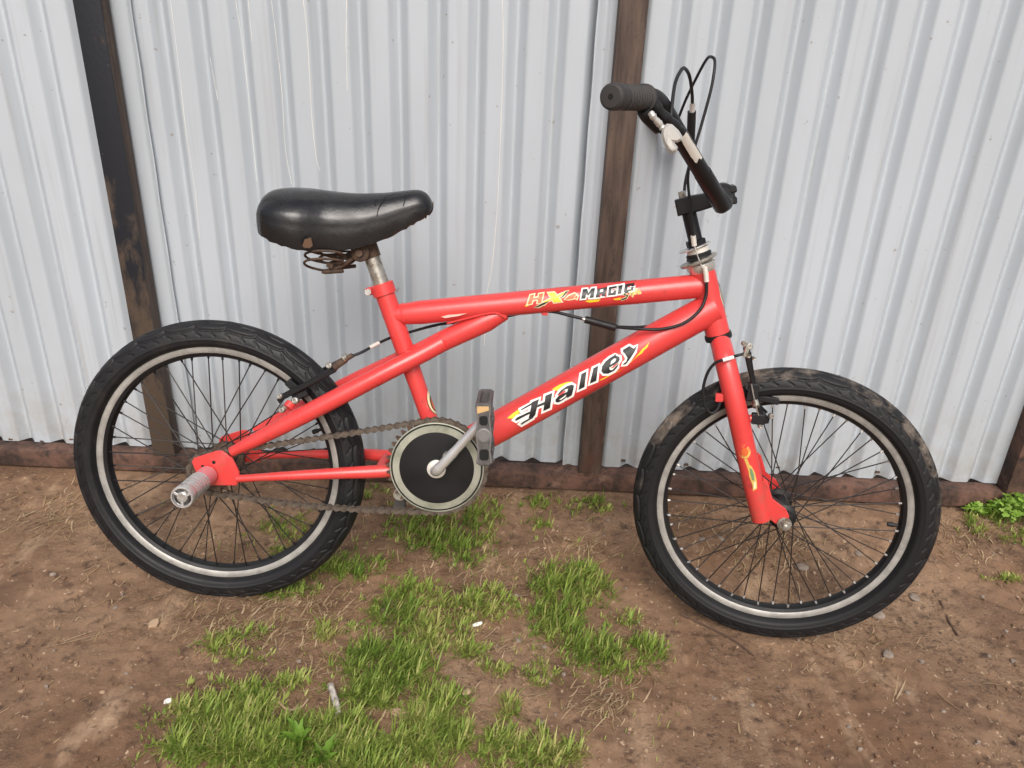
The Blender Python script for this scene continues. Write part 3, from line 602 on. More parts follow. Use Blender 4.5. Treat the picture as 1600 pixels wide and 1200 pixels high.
for i in range(rows):
    for j in (0, ncol // 2, ncol - 1):
        v = vs[i * ncol + j].copy()
        if j == ncol // 2: v = (vs[i * ncol] + vs[i * ncol + ncol - 1]) / 2 + Vector((0, 0, 0.010))
        und.append(v)
sad.add(und, [[i * 3 + k, i * 3 + k + 1, (i + 1) * 3 + k + 1, (i + 1) * 3 + k] for i in range(rows - 1) for k in range(2)], 1)
saddle = sad.build('saddle', ['saddle_vinyl', 'foam_brown'], bike, angle=60)
def skirt(px, py, h=0.0): return q(px, py, h)
tearb = MB(); tearb.prism([q(x, y, 0.0845) for x, y in ((473, 384), (476, 374), (486, 371), (489, 384), (484, 388), (475, 387))], (0, -0.0015, 0), 0.0004); tearb.build('torn_patch', 'foam_brown', saddle)
crk = MB()                                   # raised lips where the vinyl has split
for pts in ([(600, 310), (594, 318), (590, 328), (589, 338)], [(596, 309), (606, 306), (614, 303)], [(634, 300), (632, 309), (630, 322)], [(584, 312), (583, 318), (586, 322)]):
    P = []
    for (a, b_) in pts:
        k = min(range(rows), key=lambda i: abs(T_[i].x - a)); tq, bq = q(T_[k].x, T_[k].y), q(B_[k].x, B_[k].y); v = q(a, b_, H_[k].x * 0.9)
        c_ = min(0.999, max(0.001, (v.z - bq.z) / (tq.z - bq.z))) ; ang = math.acos(c_ ** (1 / 0.86)); P.append(Vector((v.x, -H_[k].x * math.sin(ang) ** 0.80 * 1.005, v.z)))
    crk.tube(spline(P, 4), 0.0007, 6)
crk.build('vinyl_crack', 'dark_hole', saddle)
for sgn in (1, -1):
    sp_c = q(506, 400, 0.045); h_ = []
    for t in np.linspace(0, 1, 70):
        a = t * 2 * math.pi * 2.6 + 0.5; rr = 0.025 - 0.003 * t; h_.append(Vector((sp_c.x + math.cos(a) * rr * 1.25, sgn * -0.045 + math.sin(a) * rr * 0.9, sp_c.z - 0.019 + 0.032 * t - math.sin(a) * rr * 0.34)))
    spr = MB().tube(h_, 0.0020, 8); spr.build('saddle_spring', 'rusty_steel', saddle)
    wr = [h_[0], q(505, 425, 0.03), q(530, 418, 0.028), q(545, 408, 0.024), q(560, 398, 0.020)]
    wr = [Vector((v.x, sgn * v.y if k else v.y, v.z)) for k, v in enumerate(wr)]
    MB().tube(spline(wr, 5), 0.0032, 8).build('saddle_rail', 'rusty_steel', saddle)
brk = MB(); brk.box(q(524, 412), (0.010, 0, -0.003), (0, 0.075, 0), (0.001, 0, 0.008), 0.001); brk.box(q(540, 401), (0.012, 0, 0.004), (0, 0.05, 0), (0, 0, 0.010), 0.001); brk.build('spring_bracket', 'rusty_steel', saddle)

# ---- drivetrain
WR = 0.048; RINGC, SPRC = W(BB, WR), Vector((0, -WR, TR)); NT, NS = 40, 17; PT = 0.0127; RR, RS = PT * NT / (2 * math.pi), PT * NS / (2 * math.pi)
def toothed(c, r, n, th, hole=0.0):
    poly = []
    for i in range(n):
        a = 2 * math.pi * i / n
        for f_, dr in ((-0.42, -0.0042), (-0.2, 0.0015), (-0.1, 0.0042), (0.1, 0.0042), (0.2, 0.0015), (0.42, -0.0042)):
            t = a + f_ * 2 * math.pi / n; poly.append(c + Vector((math.cos(t) * (r + dr), th / 2, math.sin(t) * (r + dr))))
    return MB().prism(poly, (0, -th, 0))
ring = toothed(RINGC, RR, NT, 0.003).build('chainring', 'rusty_steel', bike)
gd = MB(); gr = 0.0780
gd.lathe([(gr - 0.001, 0.004), (gr, 0.0048), (gr, 0.0062), (gr - 0.0016, 0.0068), (gr - 0.0022, 0.0062)], RINGC, (0, -1, 0), 96, 0, caps=False)
gd.lathe([(gr - 0.0024, 0.0052), (gr - 0.0046, 0.0052)], RINGC, (0, -1, 0), 96, 1, caps=False)
gd.lathe([(gr - 0.0046, 0.0056), (gr - 0.0052, 0.0068), (0.0620, 0.0074), (0.0615, 0.0060)], RINGC, (0, -1, 0), 96, 0, caps=False)
gd.build('guard_disc', ['guard_silver', 'dark_hole'], ring)
MB().lathe([(0.0618, 0.0058), (0.0615, 0.0079), (0.055, 0.0086), (0.010, 0.0090)], RINGC, (0, -1, 0), 80).build('guard_centre', 'black_metal', ring)
spk = toothed(SPRC, RS, NS, 0.003); spk.lathe([(0.024, 0), (0.024, 0.008), (0.018, 0.010)], SPRC + Vector((0, 0.006, 0)), (0, -1, 0), 32); spk.build('sprocket', 'rusty_steel', bike)
SPN = Vector((0.4625, 0, TR + 0.134)); cv = SPN - BB
crank = MB(); C0 = BB + Vector((0, -0.066, 0))
crank.tube(spline([BB + Vector((0, -0.05, 0)), C0, BB + cv * 0.10 + Vector((0, -0.0745, 0)), BB + cv * 0.4 + Vector((0, -0.079, 0)), BB + cv * 0.97 + Vector((0, -0.084, 0))], 8), [0.0095] * 8 + [0.0090] * 8 + [0.0082] * 8 + [0.0074] * 9, 24)
crank.tube([W(SPN, 0.076), W(SPN, 0.0775), W(SPN, 0.091), W(SPN, 0.0925)], [0.010, 0.0115, 0.0115, 0.010], 24)
co = crank.build('crank', 'crank_steel', bike)
MB().lathe([(0.0155, 0), (0.0155, 0.004), (0.012, 0.006)], W(BB, 0.0565), (0, -1, 0), 32).build('crank_nut', 'cream_steel', co)
MB().tube([W(BB + cv * 0.18 + Vector((0.002, 0, 0.006)), 0.056), W(BB + cv * 0.18 + Vector((0.002, 0, 0.006)), 0.066)], 0.0065, 16).build('drive_pin', 'old_chrome', co)
ck2 = MB(); ck2.tube(spline([BB + Vector((0, 0.040, 0)), BB + Vector((0, 0.060, 0)), BB - cv * 0.15 + Vector((0, 0.070, 0)), BB - cv + Vector((0, 0.080, 0))], 6), 0.0082, 20); P2 = BB - cv
ck2.tube([P2 + Vector((0, 0.074, 0)), P2 + Vector((0, 0.09, 0))], 0.0115, 20); ck2.build('crank', 'bright_steel', bike)
def pedal(c, sgn, tilt, name):
    # body: two long side bars across the platform, end plates, centre barrel
    ux = (Matrix.Rotation(tilt, 3, 'Y') @ Vector((0, 0, 1))); tx = ux.cross(Vector((0, 1, 0))); s_ = -sgn
    root = MB(); root.tube([c + Vector((0, s_ * 0.092, 0)), c + Vector((0, s_ * 0.186, 0))], 0.0095, 18)
    hl, ht = 0.047, 0.0120
    def plate(y0, y1):
        out = [(-hl, -0.6), (-hl * 0.93, -1), (-0.5 * hl, -0.8), (0, -1.05), (0.5 * hl, -0.8), (hl * 0.93, -1), (hl, -0.6), (hl, 0.6), (hl * 0.93, 1), (0.5 * hl, 0.8), (0, 1.05), (-0.5 * hl, 0.8), (-hl * 0.93, 1), (-hl, 0.6)]
        root.prism([c + ux * a + tx * (b_ * ht) + Vector((0, s_ * y0, 0)) for a, b_ in out], (0, s_ * (y1 - y0), 0), 0.0014)
    plate(0.098, 0.104); plate(0.178, 0.187)
    for e in (-1, 1):
        for k in (-1, 1): root.box(c + ux * (e * (hl - 0.005)) + tx * (k * (ht - 0.003)) + Vector((0, s_ * 0.141, 0)), ux * 0.008, tx * 0.005, Vector((0, 0.078, 0)), 0.001)
        root.box(c + ux * (e * 0.024) + Vector((0, s_ * 0.141, 0)), ux * 0.005, tx * 0.018, Vector((0, 0.078, 0)), 0.001)
    for k in range(6): root.box(c + ux * (lerp(-hl, hl, (k + 0.5) / 6)) + tx * -(ht + 0.001) + Vector((0, s_ * 0.182, 0)), ux * 0.003, tx * 0.004, Vector((0, 0.004, 0)), 0.0006)
    po = root.build(name, 'pedal_grey', bike)
    fy = s_ * 0.1872
    cap = MB(); cap.lathe([(0.0108, 0), (0.0108, 0.0018), (0.0085, 0.0024), (0.0080, 0.0010), (0.0045, 0.0010), (0.004, 0.0020)], c + Vector((0, fy, 0)), (0, s_, 0), 28); cap.build('pedal_cap', 'pedal_pale', po)
    for k in (-1, 1):
        MB().tube([c + ux * a + tx * (k * b_ * ht) + Vector((0, fy, 0)) for a, b_ in ((-hl * 0.9, 0.86), (-0.5 * hl, 0.68), (0, 0.92), (0.5 * hl, 0.68), (hl * 0.9, 0.86))], 0.0013, 6).build('pedal_edge', 'pedal_pale', po)
    for e, r1, r2 in ((-0.030, 0.0085, 0.0068), (0.022, 0.0070, 0.0060)):
        MB().prism([c + ux * (e + a * r1) + tx * (b_ * r2) + Vector((0, fy + s_ * 0.0002, 0)) for a, b_ in ((-1, -0.6), (-0.6, -1), (0.6, -1), (1, -0.6), (1, 0.6), (0.6, 1), (-0.6, 1), (-1, 0.6))], (0, s_ * 0.0003, 0)).build('pedal_slot_shade', 'dark_hole', po)  # thin dark plates on the end face, shade of the slots given by colour
    rf = MB(); rf.prism([c + ux * (0.0385 + a) + tx * b_ + Vector((0, fy + s_ * 0.0001, 0)) for a, b_ in ((-0.006, 0.009), (-0.001, -0.008), (0.005, -0.008), (0.005, 0.009))], (0, s_ * 0.0008, 0)); rf.build('pedal_reflector', 'reflector_tan', po)
pedal(SPN, 1, R(-3), 'pedal'); pedal(P2, -1, R(8), 'pedal')
# chain: tangents between the two circles, a little sag in the lower run
dx = RINGC - SPRC; D_ = math.hypot(dx.x, dx.z); th0 = math.atan2(dx.z, dx.x); al = math.asin((RR - RS) / D_)
def cpt(c, r, a): return Vector((c.x + r * math.cos(a), -WR, c.z + r * math.sin(a)))
aT, aB = th0 + math.pi / 2 + al, th0 - math.pi / 2 - al
path = []
path += [cpt(SPRC, RS, aT)]
for k in range(1, 40): path.append(lerp(cpt(SPRC, RS, aT), cpt(RINGC, RR, aT), k / 40) + Vector((0, 0, -0.002 * math.sin(math.pi * k / 40))))
path += [cpt(RINGC, RR, a) for a in np.linspace(aT, aB - 0.0, 60)] if aT > aB else []
for k in range(1, 40): path.append(lerp(cpt(RINGC, RR, aB), cpt(SPRC, RS, aB), k / 40) + Vector((0, 0, -0.008 * math.sin(math.pi * k / 40))))
path += [cpt(SPRC, RS, a) for a in np.linspace(aB + 2 * math.pi, aT, 30)]
acc = [0.0]
for a, b_ in zip(path, path[1:]): acc.append(acc[-1] + (b_ - a).length)
NL = int(round(acc[-1] / PT / 2)) * 2; step = acc[-1] / NL
def at_len(s_):
    s_ %= acc[-1]
    i = min(int(np.searchsorted(acc, s_, 'right')) - 1, len(path) - 2); return lerp(path[i], path[i + 1], (s_ - acc[i]) / max(1e-9, acc[i + 1] - acc[i]))
def link_mesh(hy):
    b = MB(); oc = []
    for cx, a0, a1 in ((step / 2, -math.pi * 0.66, math.pi * 0.66), (-step / 2, math.pi * 0.34, math.pi * 1.66)):
        oc += [(cx + 0.0052 * math.cos(t), 0.0052 * math.sin(t)) for t in np.linspace(a0, a1, 7)] + [(0, 0.0024 if cx > 0 else -0.0024)]
    for s_ in (-1, 1): b.prism([Vector((a, s_ * hy, z)) for a, z in oc], (0, -s_ * 0.0011, 0))
    return b
L_out, L_in = link_mesh(0.0042), link_mesh(0.0028)
for cx in (-step / 2, step / 2): L_out.tube([(cx, -0.0047, 0), (cx, 0.0047, 0)], 0.0020, 7); L_in.tube([(cx, -0.002, 0), (cx, 0.002, 0)], 0.0036, 8)
LM = [L_out.mesh('link', 'chain_steel', angle=30), L_in.mesh('link', 'chain_steel', angle=30)]
chain = None
for i in range(NL):
    a, b_ = at_len(i * step), at_len((i + 1) * step); c_ = (a + b_) / 2; d = b_ - a
    mx = Matrix.Translation(c_) @ Matrix.Rotation(-math.atan2(d.z, d.x), 4, 'Y')
    if chain is None: chain = link('chain', LM[0], bike); chain.matrix_local = mx; CI = mx.inverted(); continue
    o = link('link', LM[i % 2], chain); o.matrix_local = CI @ mx
# axle peg and nuts
pg0, pd = Vector((0.0035, -0.0600, TR + 0.0035)), Vector((0.0, -1, 0.0))
peg = MB(); peg.lathe([(0.0150, 0.004), (0.0160, 0.005), (0.0160, 0.036), (0.0163, 0.0362)], pg0, pd, 40, 1)
peg.lathe([(0.0163, 0.0362), (0.0172, 0.037)] + [x for k in range(7) for x in ((0.0172, 0.040 + k * 0.007), (0.0164, 0.0412 + k * 0.007), (0.0164, 0.0434 + k * 0.007), (0.0172, 0.0446 + k * 0.007))] + [(0.0176, 0.092), (0.0176, 0.102), (0.0166, 0.1035), (0.0150, 0.1035), (0.0142, 0.099)], pg0, pd, 40, 0)
pgo = peg.build('axle_peg', ['peg_alloy', 'peg_pink'], bike)
MB().lathe([(0.0140, 0.0985), (0.0140, 0.0990)], pg0, pd, 32).build('peg_socket', 'dark_hole', pgo); MB().lathe([(0.0085, 0.0988), (0.0085, 0.1015), (0.0070, 0.1028), (0.0040, 0.1028), (0.0035, 0.1018)], pg0, pd, 20).build('peg_bolt', 'bright_steel', pgo)
for a in (0.5, 2.6, 4.7): 
    v = Vector((math.cos(a), 0, math.sin(a))); MB().box(pg0 + pd * 0.1012 + v * 0.0112, v * 0.0068, v.cross(pd) * 0.004, pd * 0.003, 0.0005).build('peg_rib', 'peg_alloy', pgo)
MB().tube([Vector((0, 0.055, TR)), Vector((0, 0.058, TR)), Vector((0, 0.07, TR))], [0.011, 0.009, 0.009], 6).build('axle_nut', 'old_chrome', bike)

# ---- fork (built in fork coordinates, turned by FK)
def fk(b, name, mats, parent=None, **k): return b.build(name, mats, parent or bike, xf=FK, **k)
crown = HT1 - SAX * 0.006; fkm = MB(); LEGW = 0.052
legs = []
leg_px = [(1129, 545), (1150, 640), (1186, 800), (1190, 812)]
for sgn in (1, -1):
    P = [qf(1124, 527, 0.004), qf(1128.5, 546, 0.022), qf(1135, 572, 0.042), qf(1150, 636, LEGW), qf(1172, 735, LEGW), qf(1189.5, 811, LEGW)]
    if sgn < 0: P = [flip(v) for v in P]
    P = spline(P, 6); n = len(P); rads = [lerp(0.0155, 0.0168, smooth(0, 0.3, i / (n - 1))) if i / (n - 1) < 0.75 else lerp(0.0168, 0.0162, (i / (n - 1) - 0.75) * 4) for i in range(n)]
    b = MB().tube(P, rads, 28); legs.append((P, b))
fork = MB(); fork.tube([crown + SAX * 0.004, crown - SAX * 0.032], [0.0158, 0.0155], 28); fork.box(crown - SAX * 0.022, Vector((0.026, 0, 0)), Vector((0, 0.060, 0)), SAX * 0.022, 0.005)
fork_o = fk(fork, 'fork', 'red_paint')
for P, b in legs: fk(b, 'fork_leg', 'red_paint', fork_o)
for sgn in (1, -1):
    pl = [qf(x, y, LEGW + 0.006) for x, y in ((1184, 770), (1193, 747), (1199, 752), (1207, 780), (1228, 796), (1233, 806), (1232, 817), (1224, 823), (1212, 819), (1203, 812), (1186, 800))]
    if sgn < 0: pl = [W(v, -LEGW - 0.001) for v in pl]
    fk(MB().prism(pl, (0, 0.006, 0), 0.001), 'dropout', 'red_paint', fork_o)
    s_ = -sgn; nb = MB(); nb.lathe([(0.0115, 0.0585), (0.0115, 0.0610), (0.010, 0.0612)], FAXLE, (0, s_, 0), 24); nb.lathe([(0.0092, 0.0612), (0.0096, 0.0618), (0.0096, 0.0670), (0.0086, 0.0680), (0.0046, 0.0680)], FAXLE, (0, s_, 0), 6); nb.lathe([(0.0046, 0.0675), (0.0046, 0.0725), (0.0036, 0.0732)], FAXLE, (0, s_, 0), 16); fk(nb, 'axle_nut', 'old_chrome', fork_o)
tab = MB(); tab.box(qf(1124, 621, LEGW), (0.012, 0, 0.001), (0, 0.010, 0), (-0.001, 0, 0.013), 0.0012); fk(tab, 'cable_tab', 'red_paint', fork_o)
zf = lambda a, b_: (1060 + a / 3.333, 480 + b_ / 3.333)
LA, LB = legs[0][0][18], legs[0][0][-1]
circ = [(346 + 24 * math.cos(t), 755 + 28 * math.sin(t)) for t in np.linspace(0, 2 * math.pi, 20)[:-1]]
decal('fork_decal', LA, LB, 0.0166, [grow(circ, 6), stroke([(350, 790), (362, 820), (372, 850)], 16), [(362, 822), (380, 826), (398, 862), (408, 905), (410, 945), (388, 958), (386, 925), (368, 880)], [(340, 705), (350, 712), (338, 730), (328, 728)]], 0.0006, 'decal_gold', fork_o, xf=FK, conv=zf)
decal('fork_decal', LA, LB, 0.0166, [grow(circ, -5)], 0.0012, 'decal_orange', fork_o, xf=FK, conv=zf)
decal('fork_decal', LA, LB, 0.0166, [[(372, 838), (384, 845), (394, 872), (396, 905), (384, 900), (374, 865)]], 0.0012, 'decal_green', fork_o, xf=FK, conv=zf)
decal('fork_decal', LA, LB, 0.0166, [[(392, 912), (402, 908), (406, 940), (392, 948)]], 0.0012, 'decal_cream', fork_o, xf=FK, conv=zf)
# headset, cable rotor
hsx = MB(); hsx.lathe([(0.0165, -0.012), (0.0215, -0.0105), (0.0222, -0.006), (0.0215, -0.001), (0.0165, 0.0)], HT1, SAX, 40); fk(hsx, 'lower_headset_cup', 'black_plastic', fork_o)
U0 = HT0 + SAX * 0.004
hst = MB(); hst.lathe([(0.0196, 0.0), (0.0205, 0.001), (0.0235, 0.008), (0.0238, 0.014), (0.0205, 0.016)], U0, SAX, 40); fk(hst, 'upper_headset_cup', 'bright_steel', fork_o)
TILT = (SAX + Vector((-0.14, 0.02, 0))).normalized()
g1 = MB(); g1.lathe([(0.014, 0.016), (0.029, 0.0165), (0.0305, 0.0185), (0.0305, 0.0205), (0.029, 0.0215), (0.018, 0.022)], U0, TILT, 48); fk(g1, 'rotor_plate', 'old_chrome', fork_o)
g2 = MB(); g2.lathe([(0.019, 0.0215), (0.0215, 0.023), (0.0195, 0.026), (0.0205, 0.029), (0.0180, 0.032)], U0, SAX, 40); fk(g2, 'rotor_bearing', 'black_plastic', fork_o)
g3 = MB(); g3.lathe([(0.0168, 0.031), (0.0175, 0.0315), (0.0175, 0.0395), (0.0168, 0.040)], U0, SAX, 40); fk(g3, 'spacer_ring', 'cream_steel', fork_o)
g4 = MB(); g4.lathe([(0.014, 0.0395), (0.0255, 0.0402), (0.0262, 0.0412), (0.0255, 0.0424), (0.014, 0.043)], U0, (SAX + Vector((-0.10, 0.02, 0))).normalized(), 48); fk(g4, 'rotor_plate', 'bright_steel', fork_o)
g5 = MB(); g5.lathe([(0.0145, 0.042), (0.0162, 0.043), (0.0162, 0.052), (0.0140, 0.053)], U0, SAX, 6); fk(g5, 'lock_nut', 'black_metal', fork_o)
# stem
qs = MB(); SB0 = U0 + SAX * 0.040; ST1 = qf(1074, 322); qs.tube([SB0, ST1], 0.0112, 24)
stem_o = fk(qs, 'stem', 'black_metal')
sx_ = (qf(1120, 303) - qf(1060, 322)); sxn = sx_.normalized(); szn = sxn.cross(Vector((0, 1, 0))) * -1
bdy = MB(); bdy.prism([W(qf(x, y), 0.016) for x, y in ((1054, 313), (1076, 306), (1112, 301), (1116, 322), (1090, 330), (1059, 337))], (0, 0.032, 0), 0.0025); fk(bdy, 'stem_body', 'black_metal', stem_o)
fk(MB().tube([qf(1067, 309), qf(1065, 299)], 0.0062, 6), 'stem_bolt', 'old_chrome', stem_o)
BC = qf(1130, 303, 0.0)                     # bar clamp centre
clm = MB(); clm.tube([BC + Vector((0, -0.024, 0)), BC + Vector((0, 0.024, 0))], 0.0165, 24); clm.box(BC + Vector((0.010, 0, 0.008)), Vector((0.016, 0, 0.004)), Vector((0, 0.052, 0)), Vector((-0.003, 0, 0.010)), 0.002)
clm.box(BC + Vector((0.014, 0, -0.008)), Vector((0.013, 0, 0.002)), Vector((0, 0.052, 0)), Vector((-0.002, 0, 0.011)), 0.002); fk(clm, 'bar_clamp', 'black_plastic', stem_o)
# handlebar
Hn = [W(BC, 0.0), W(BC, 0.030), qf(1131, 322, 0.052), qf(1108, 288, 0.088), qf(1085, 250, 0.126), qf(1050, 192, 0.182), qf(1031, 162, 0.212)]
Gin, Gout = qf(1006, 153.5, 0.245), qf(955, 151, 0.335)
near = spline(Hn[2:] + [lerp(qf(1024, 153, 0.226), Gin, 0.3)] + [Gin, Gout], 6)
def hb(pts): return MB().tube(pts, 0.0112, 20)
low = [W(BC, -0.052), W(BC, 0.052)]
bar = MB(); lowN = spline([W(BC, 0.0), W(BC, 0.026), lerp(W(BC, 0.046), Hn[2], 0.75), Hn[3]], 6)
RB = 0.0119
bar.tube(lowN[:-6] + near[6:-6], RB, 22); farp = [flip(v) for v in lowN[:-6] + near[6:-6]]; bar.tube(farp, RB, 22)
bar.ball(Hn[2], 0.0, 6) if False else None
# the straight rise of each side ends in a short capped stub below the clamp level
bar_o = fk(bar, 'handlebar', 'black_metal')
for sgn in (1, -1):
    a, b_ = qf(1130, 324, 0.050), qf(1098, 271, 0.104)
    if sgn < 0: a, b_ = flip(a), flip(b_)
    st_ = MB(); st_.tube([a, lerp(a, b_, 0.04), b_], [RB * 0.96, RB * 1.10, RB * 1.06], 24); fk(st_, 'bar_sleeve', 'black_metal', bar_o)
    gi, go = (Gin, Gout) if sgn > 0 else (flip(Gin), flip(Gout)); d = (go - gi); Lg = d.length; d.normalize()
    gp = [(0.0125, -0.004), (0.0172, -0.002), (0.0172, 0.002), (0.0132, 0.004)]
    s0 = 0.006
    while s0 < Lg - 0.030: gp += [(0.0132, s0), (0.0150, s0 + 0.0014), (0.0150, s0 + 0.0042), (0.0132, s0 + 0.0056)]; s0 += 0.0076
    gp += [(0.0136, Lg - 0.026), (0.0150, Lg - 0.022), (0.0156, Lg - 0.006), (0.0148, Lg - 0.001), (0.0120, Lg + 0.0015), (0.0032, Lg + 0.002), (0.0028, Lg - 0.003)]
    g = MB(); g.lathe(gp, gi, d, 40); go_ = fk(g, 'grip', 'grip_rubber', bar_o)
    if sgn > 0: fk(MB().lathe([(0.0028, Lg - 0.001), (0.0028, Lg + 0.0024)], gi, d, 14), 'grip_hole_shade', 'dark_hole', bar_o)  # dark plug in the grip end, the hole's shade painted as colour
# brake levers (near one in view; the other mirrors it)
for sgn in (1, -1):
    def g_(x, y, wd):
        v = qf(x, y, wd); return v if sgn > 0 else flip(v)
    pm = MB(); pm.tube([g_(1010, 156, 0.240), g_(1019, 157, 0.229)], 0.0146, 20)
    pm.tube(spline([g_(1005, 172, 0.250), g_(1012, 183, 0.245), g_(1030, 200, 0.232)], 4), [0.0085] * 9, 14)
    pm.tube(spline([g_(1018, 156, 0.245), g_(1034, 178, 0.235), g_(1052, 194, 0.220), g_(1064, 207, 0.205)], 5), [0.006, 0.0065, 0.007, 0.0075] * 4, 14); po = fk(pm, 'brake_lever_perch', 'black_plastic', bar_o)
    lv = MB(); lv.tube(spline([g_(1016, 175, 0.262), g_(1022, 184, 0.262), g_(1030, 193, 0.258), g_(1036, 201, 0.256)], 4), [0.0034, 0.0044, 0.0040, 0.0048, 0.0040] * 3, 12)
    lp = [(1035, 199), (1042, 193), (1050, 194), (1060, 203), (1066, 212), (1066, 219), (1058, 223), (1053, 222), (1059, 230), (1057, 237), (1049, 240), (1042, 234), (1036, 222), (1033, 210)]
    e_ = g_(1048, 215, 0.262) - g_(1048, 215, 0.250); lv.prism([g_(x, y, 0.262) for x, y in lp], -e_ * 0.8, 0.0028); fk(lv, 'brake_lever', 'lever_alloy', bar_o)
    ins_ = MB(); ins_.prism([g_(x, y, 0.2624) for x, y in ((1043, 206), (1047, 208), (1050, 222), (1054, 232), (1049, 234), (1043, 226), (1041, 214))], e_ * 0.05); fk(ins_, 'lever_recess', 'bright_steel', bar_o)
    fk(MB().tube(spline([g_(1015, 147, 0.244), g_(1030, 168, 0.240), g_(1048, 187, 0.228), g_(1060, 199, 0.215)], 4), 0.0022, 8), 'lever_edge', 'old_chrome', bar_o)
# worn patch on the near riser: bare pale metal
decal('worn_patch', near[8], near[20], RB, [[(1066, 212), (1070, 203), (1075, 209), (1080, 218), (1088, 230), (1097.5, 246), (1096, 249), (1092, 247.5), (1089, 255), (1086, 254), (1083, 249), (1080, 246), (1074, 236), (1068, 226), (1065, 220)]], 0.0012, 'cream_steel', bar_o, xf=FK, conv=lambda a, b_: (a, b_))

# ---- brakes
def fbar(pts, wd, th, name, mat, parent, bev=0.001): return fk(MB().prism([qf(x, y, wd) for x, y in pts], (0, th, 0), bev), name, mat, parent)
fb = MB().prism([qf(x, y, 0.044) for x, y in ((1163, 552), (1174, 551), (1178, 580), (1184, 612), (1193, 645), (1203, 655), (1201, 662), (1191, 664), (1186, 650), (1177, 618), (1170, 585))], (0, 0.010, 0), 0.0015)
fbo = fk(fb, 'brake_arm', 'black_metal')
fk(MB().tube([qf(1171, 654, 0.046), qf(1184, 652, 0.044)], 0.0062, 14), 'brake_boss', 'red_paint', fork_o)
hh = MB(); hh.box(qf(1184, 654, 0.046), Vector((0.020, 0, 0)), Vector((0, 0.012, 0)), Vector((0, 0, 0.018)), 0.002); hh.tube([qf(1172, 605, 0.040), qf(1172, 605, 0.018)], 0.007, 12); hh.box(qf(1176, 612, 0.040), Vector((0.016, 0, 0)), Vector((0, 0.014, 0)), Vector((0.002, 0, 0.030)), 0.002)
hh.box(qf(1190, 622, 0.018), Vector((0.055, 0, -0.006)), Vector((0, 0.010, 0)), Vector((0.001, 0, 0.011)), 0.002); fk(hh, 'brake_pad', 'black_plastic', fbo)
for x, y, wd, r in ((1171, 541, 0.046, 0.0052), (1163, 537, 0.042, 0.0042), (1205, 650, 0.046, 0.0042), (1188, 666, 0.048, 0.0038), (1169, 556, 0.047, 0.0038), (1178, 560, 0.047, 0.0028)):
    c_ = qf(x, y, wd); fk(MB().lathe([(r * 0.9, -0.005), (r, -0.004), (r, 0.002), (r * 0.7, 0.0032), (r * 0.4, 0.0030), (r * 0.35, 0.001)], c_, (0.25, -1, 0.1), 12), 'brake_bolt', 'old_chrome', fbo)
fk(MB().tube([qf(1182, 636, 0.050), qf(1179, 626, 0.042)], 0.0058, 12), 'pad_nut', 'old_chrome', fbo)
fk(MB().box(qf(1166, 548, 0.044), Vector((0.006, 0, 0)), Vector((0, 0.012, 0)), Vector((0.003, 0, 0.020)), 0.001), 'cable_clamp', 'old_chrome', fbo)
fk(MB().tube(spline([qf(1174, 600, 0.050), qf(1180, 630, 0.053), qf(1187, 655, 0.050)], 5), 0.0012, 6), 'return_spring', 'old_chrome', fbo)
fb2 = MB().prism([W(qf(x, y), -0.034) for x, y in ((1163, 552), (1174, 551), (1178, 580), (1184, 612), (1193, 645), (1203, 655), (1191, 664), (1177, 618), (1170, 585))], (0, 0.010, 0), 0.0015); fk(fb2, 'brake_arm', 'black_metal')
def bp_(b, name, mat, parent=None): return b.build(name, mat, parent or bike)
ra = bp_(MB().prism([q(x, y, 0.052) for x, y in ((432, 625), (440, 616), (490, 590), (520, 574), (524, 568), (528, 570), (524, 582), (495, 598), (445, 624), (436, 631))], (0, 0.010, 0), 0.0015), 'brake_arm', 'black_metal')
rp_ = MB(); rp_.box(q(459, 604, 0.020), Vector((0.020, 0, -0.018)), Vector((0, 0.012, 0)), Vector((0.009, 0, 0.010)), 0.002); rp_.box(q(471, 615, 0.034), Vector((0.024, 0, 0.010)), Vector((0, 0.022, 0)), Vector((-0.004, 0, 0.012)), 0.002); bp_(rp_, 'brake_pad', 'black_plastic', ra)
for x, y, wd, r in ((437, 619, 0.056, 0.0046), (461, 626, 0.056, 0.0056), (514, 571, 0.054, 0.0050), (440, 640, 0.052, 0.0055)):
    bp_(MB().lathe([(r * 0.9, -0.005), (r, -0.004), (r, 0.002), (r * 0.7, 0.0032), (r * 0.4, 0.0030), (r * 0.35, 0.001)], q(x, y, wd), (-0.2, -1, 0.2), 12), 'brake_bolt', 'old_chrome', ra)
bp_(MB().tube([q(438, 640, 0.050), q(452, 632, 0.050), q(466, 624, 0.050)], 0.0052, 12), 'pad_spindle', 'old_chrome', ra)
cn = MB(); cn.tube([q(522, 574, 0.050), q(540, 561, 0.048), q(541, 560.5, 0.048), q(551, 555, 0.047)], [0.0058, 0.0058, 0.0045, 0.004], 12); bp_(cn, 'cable_anchor', 'rusty_steel', ra)
bp_(MB().tube([q(537, 560, 0.050), q(543, 556, 0.050)], 0.0062, 12), 'anchor_nut', 'old_chrome', ra)
bp_(MB().tube([q(449, 637, 0.058), q(455, 630, 0.052)], 0.008, 14), 'brake_boss', 'red_paint', fo)
ra2 = bp_(MB().prism([W(q(x, y, 0.052), -0.042) for x, y in ((432, 625), (440, 616), (490, 590), (520, 574), (524, 582), (495, 598), (445, 624))], (0, 0.010, 0), 0.0015), 'brake_arm', 'black_metal')

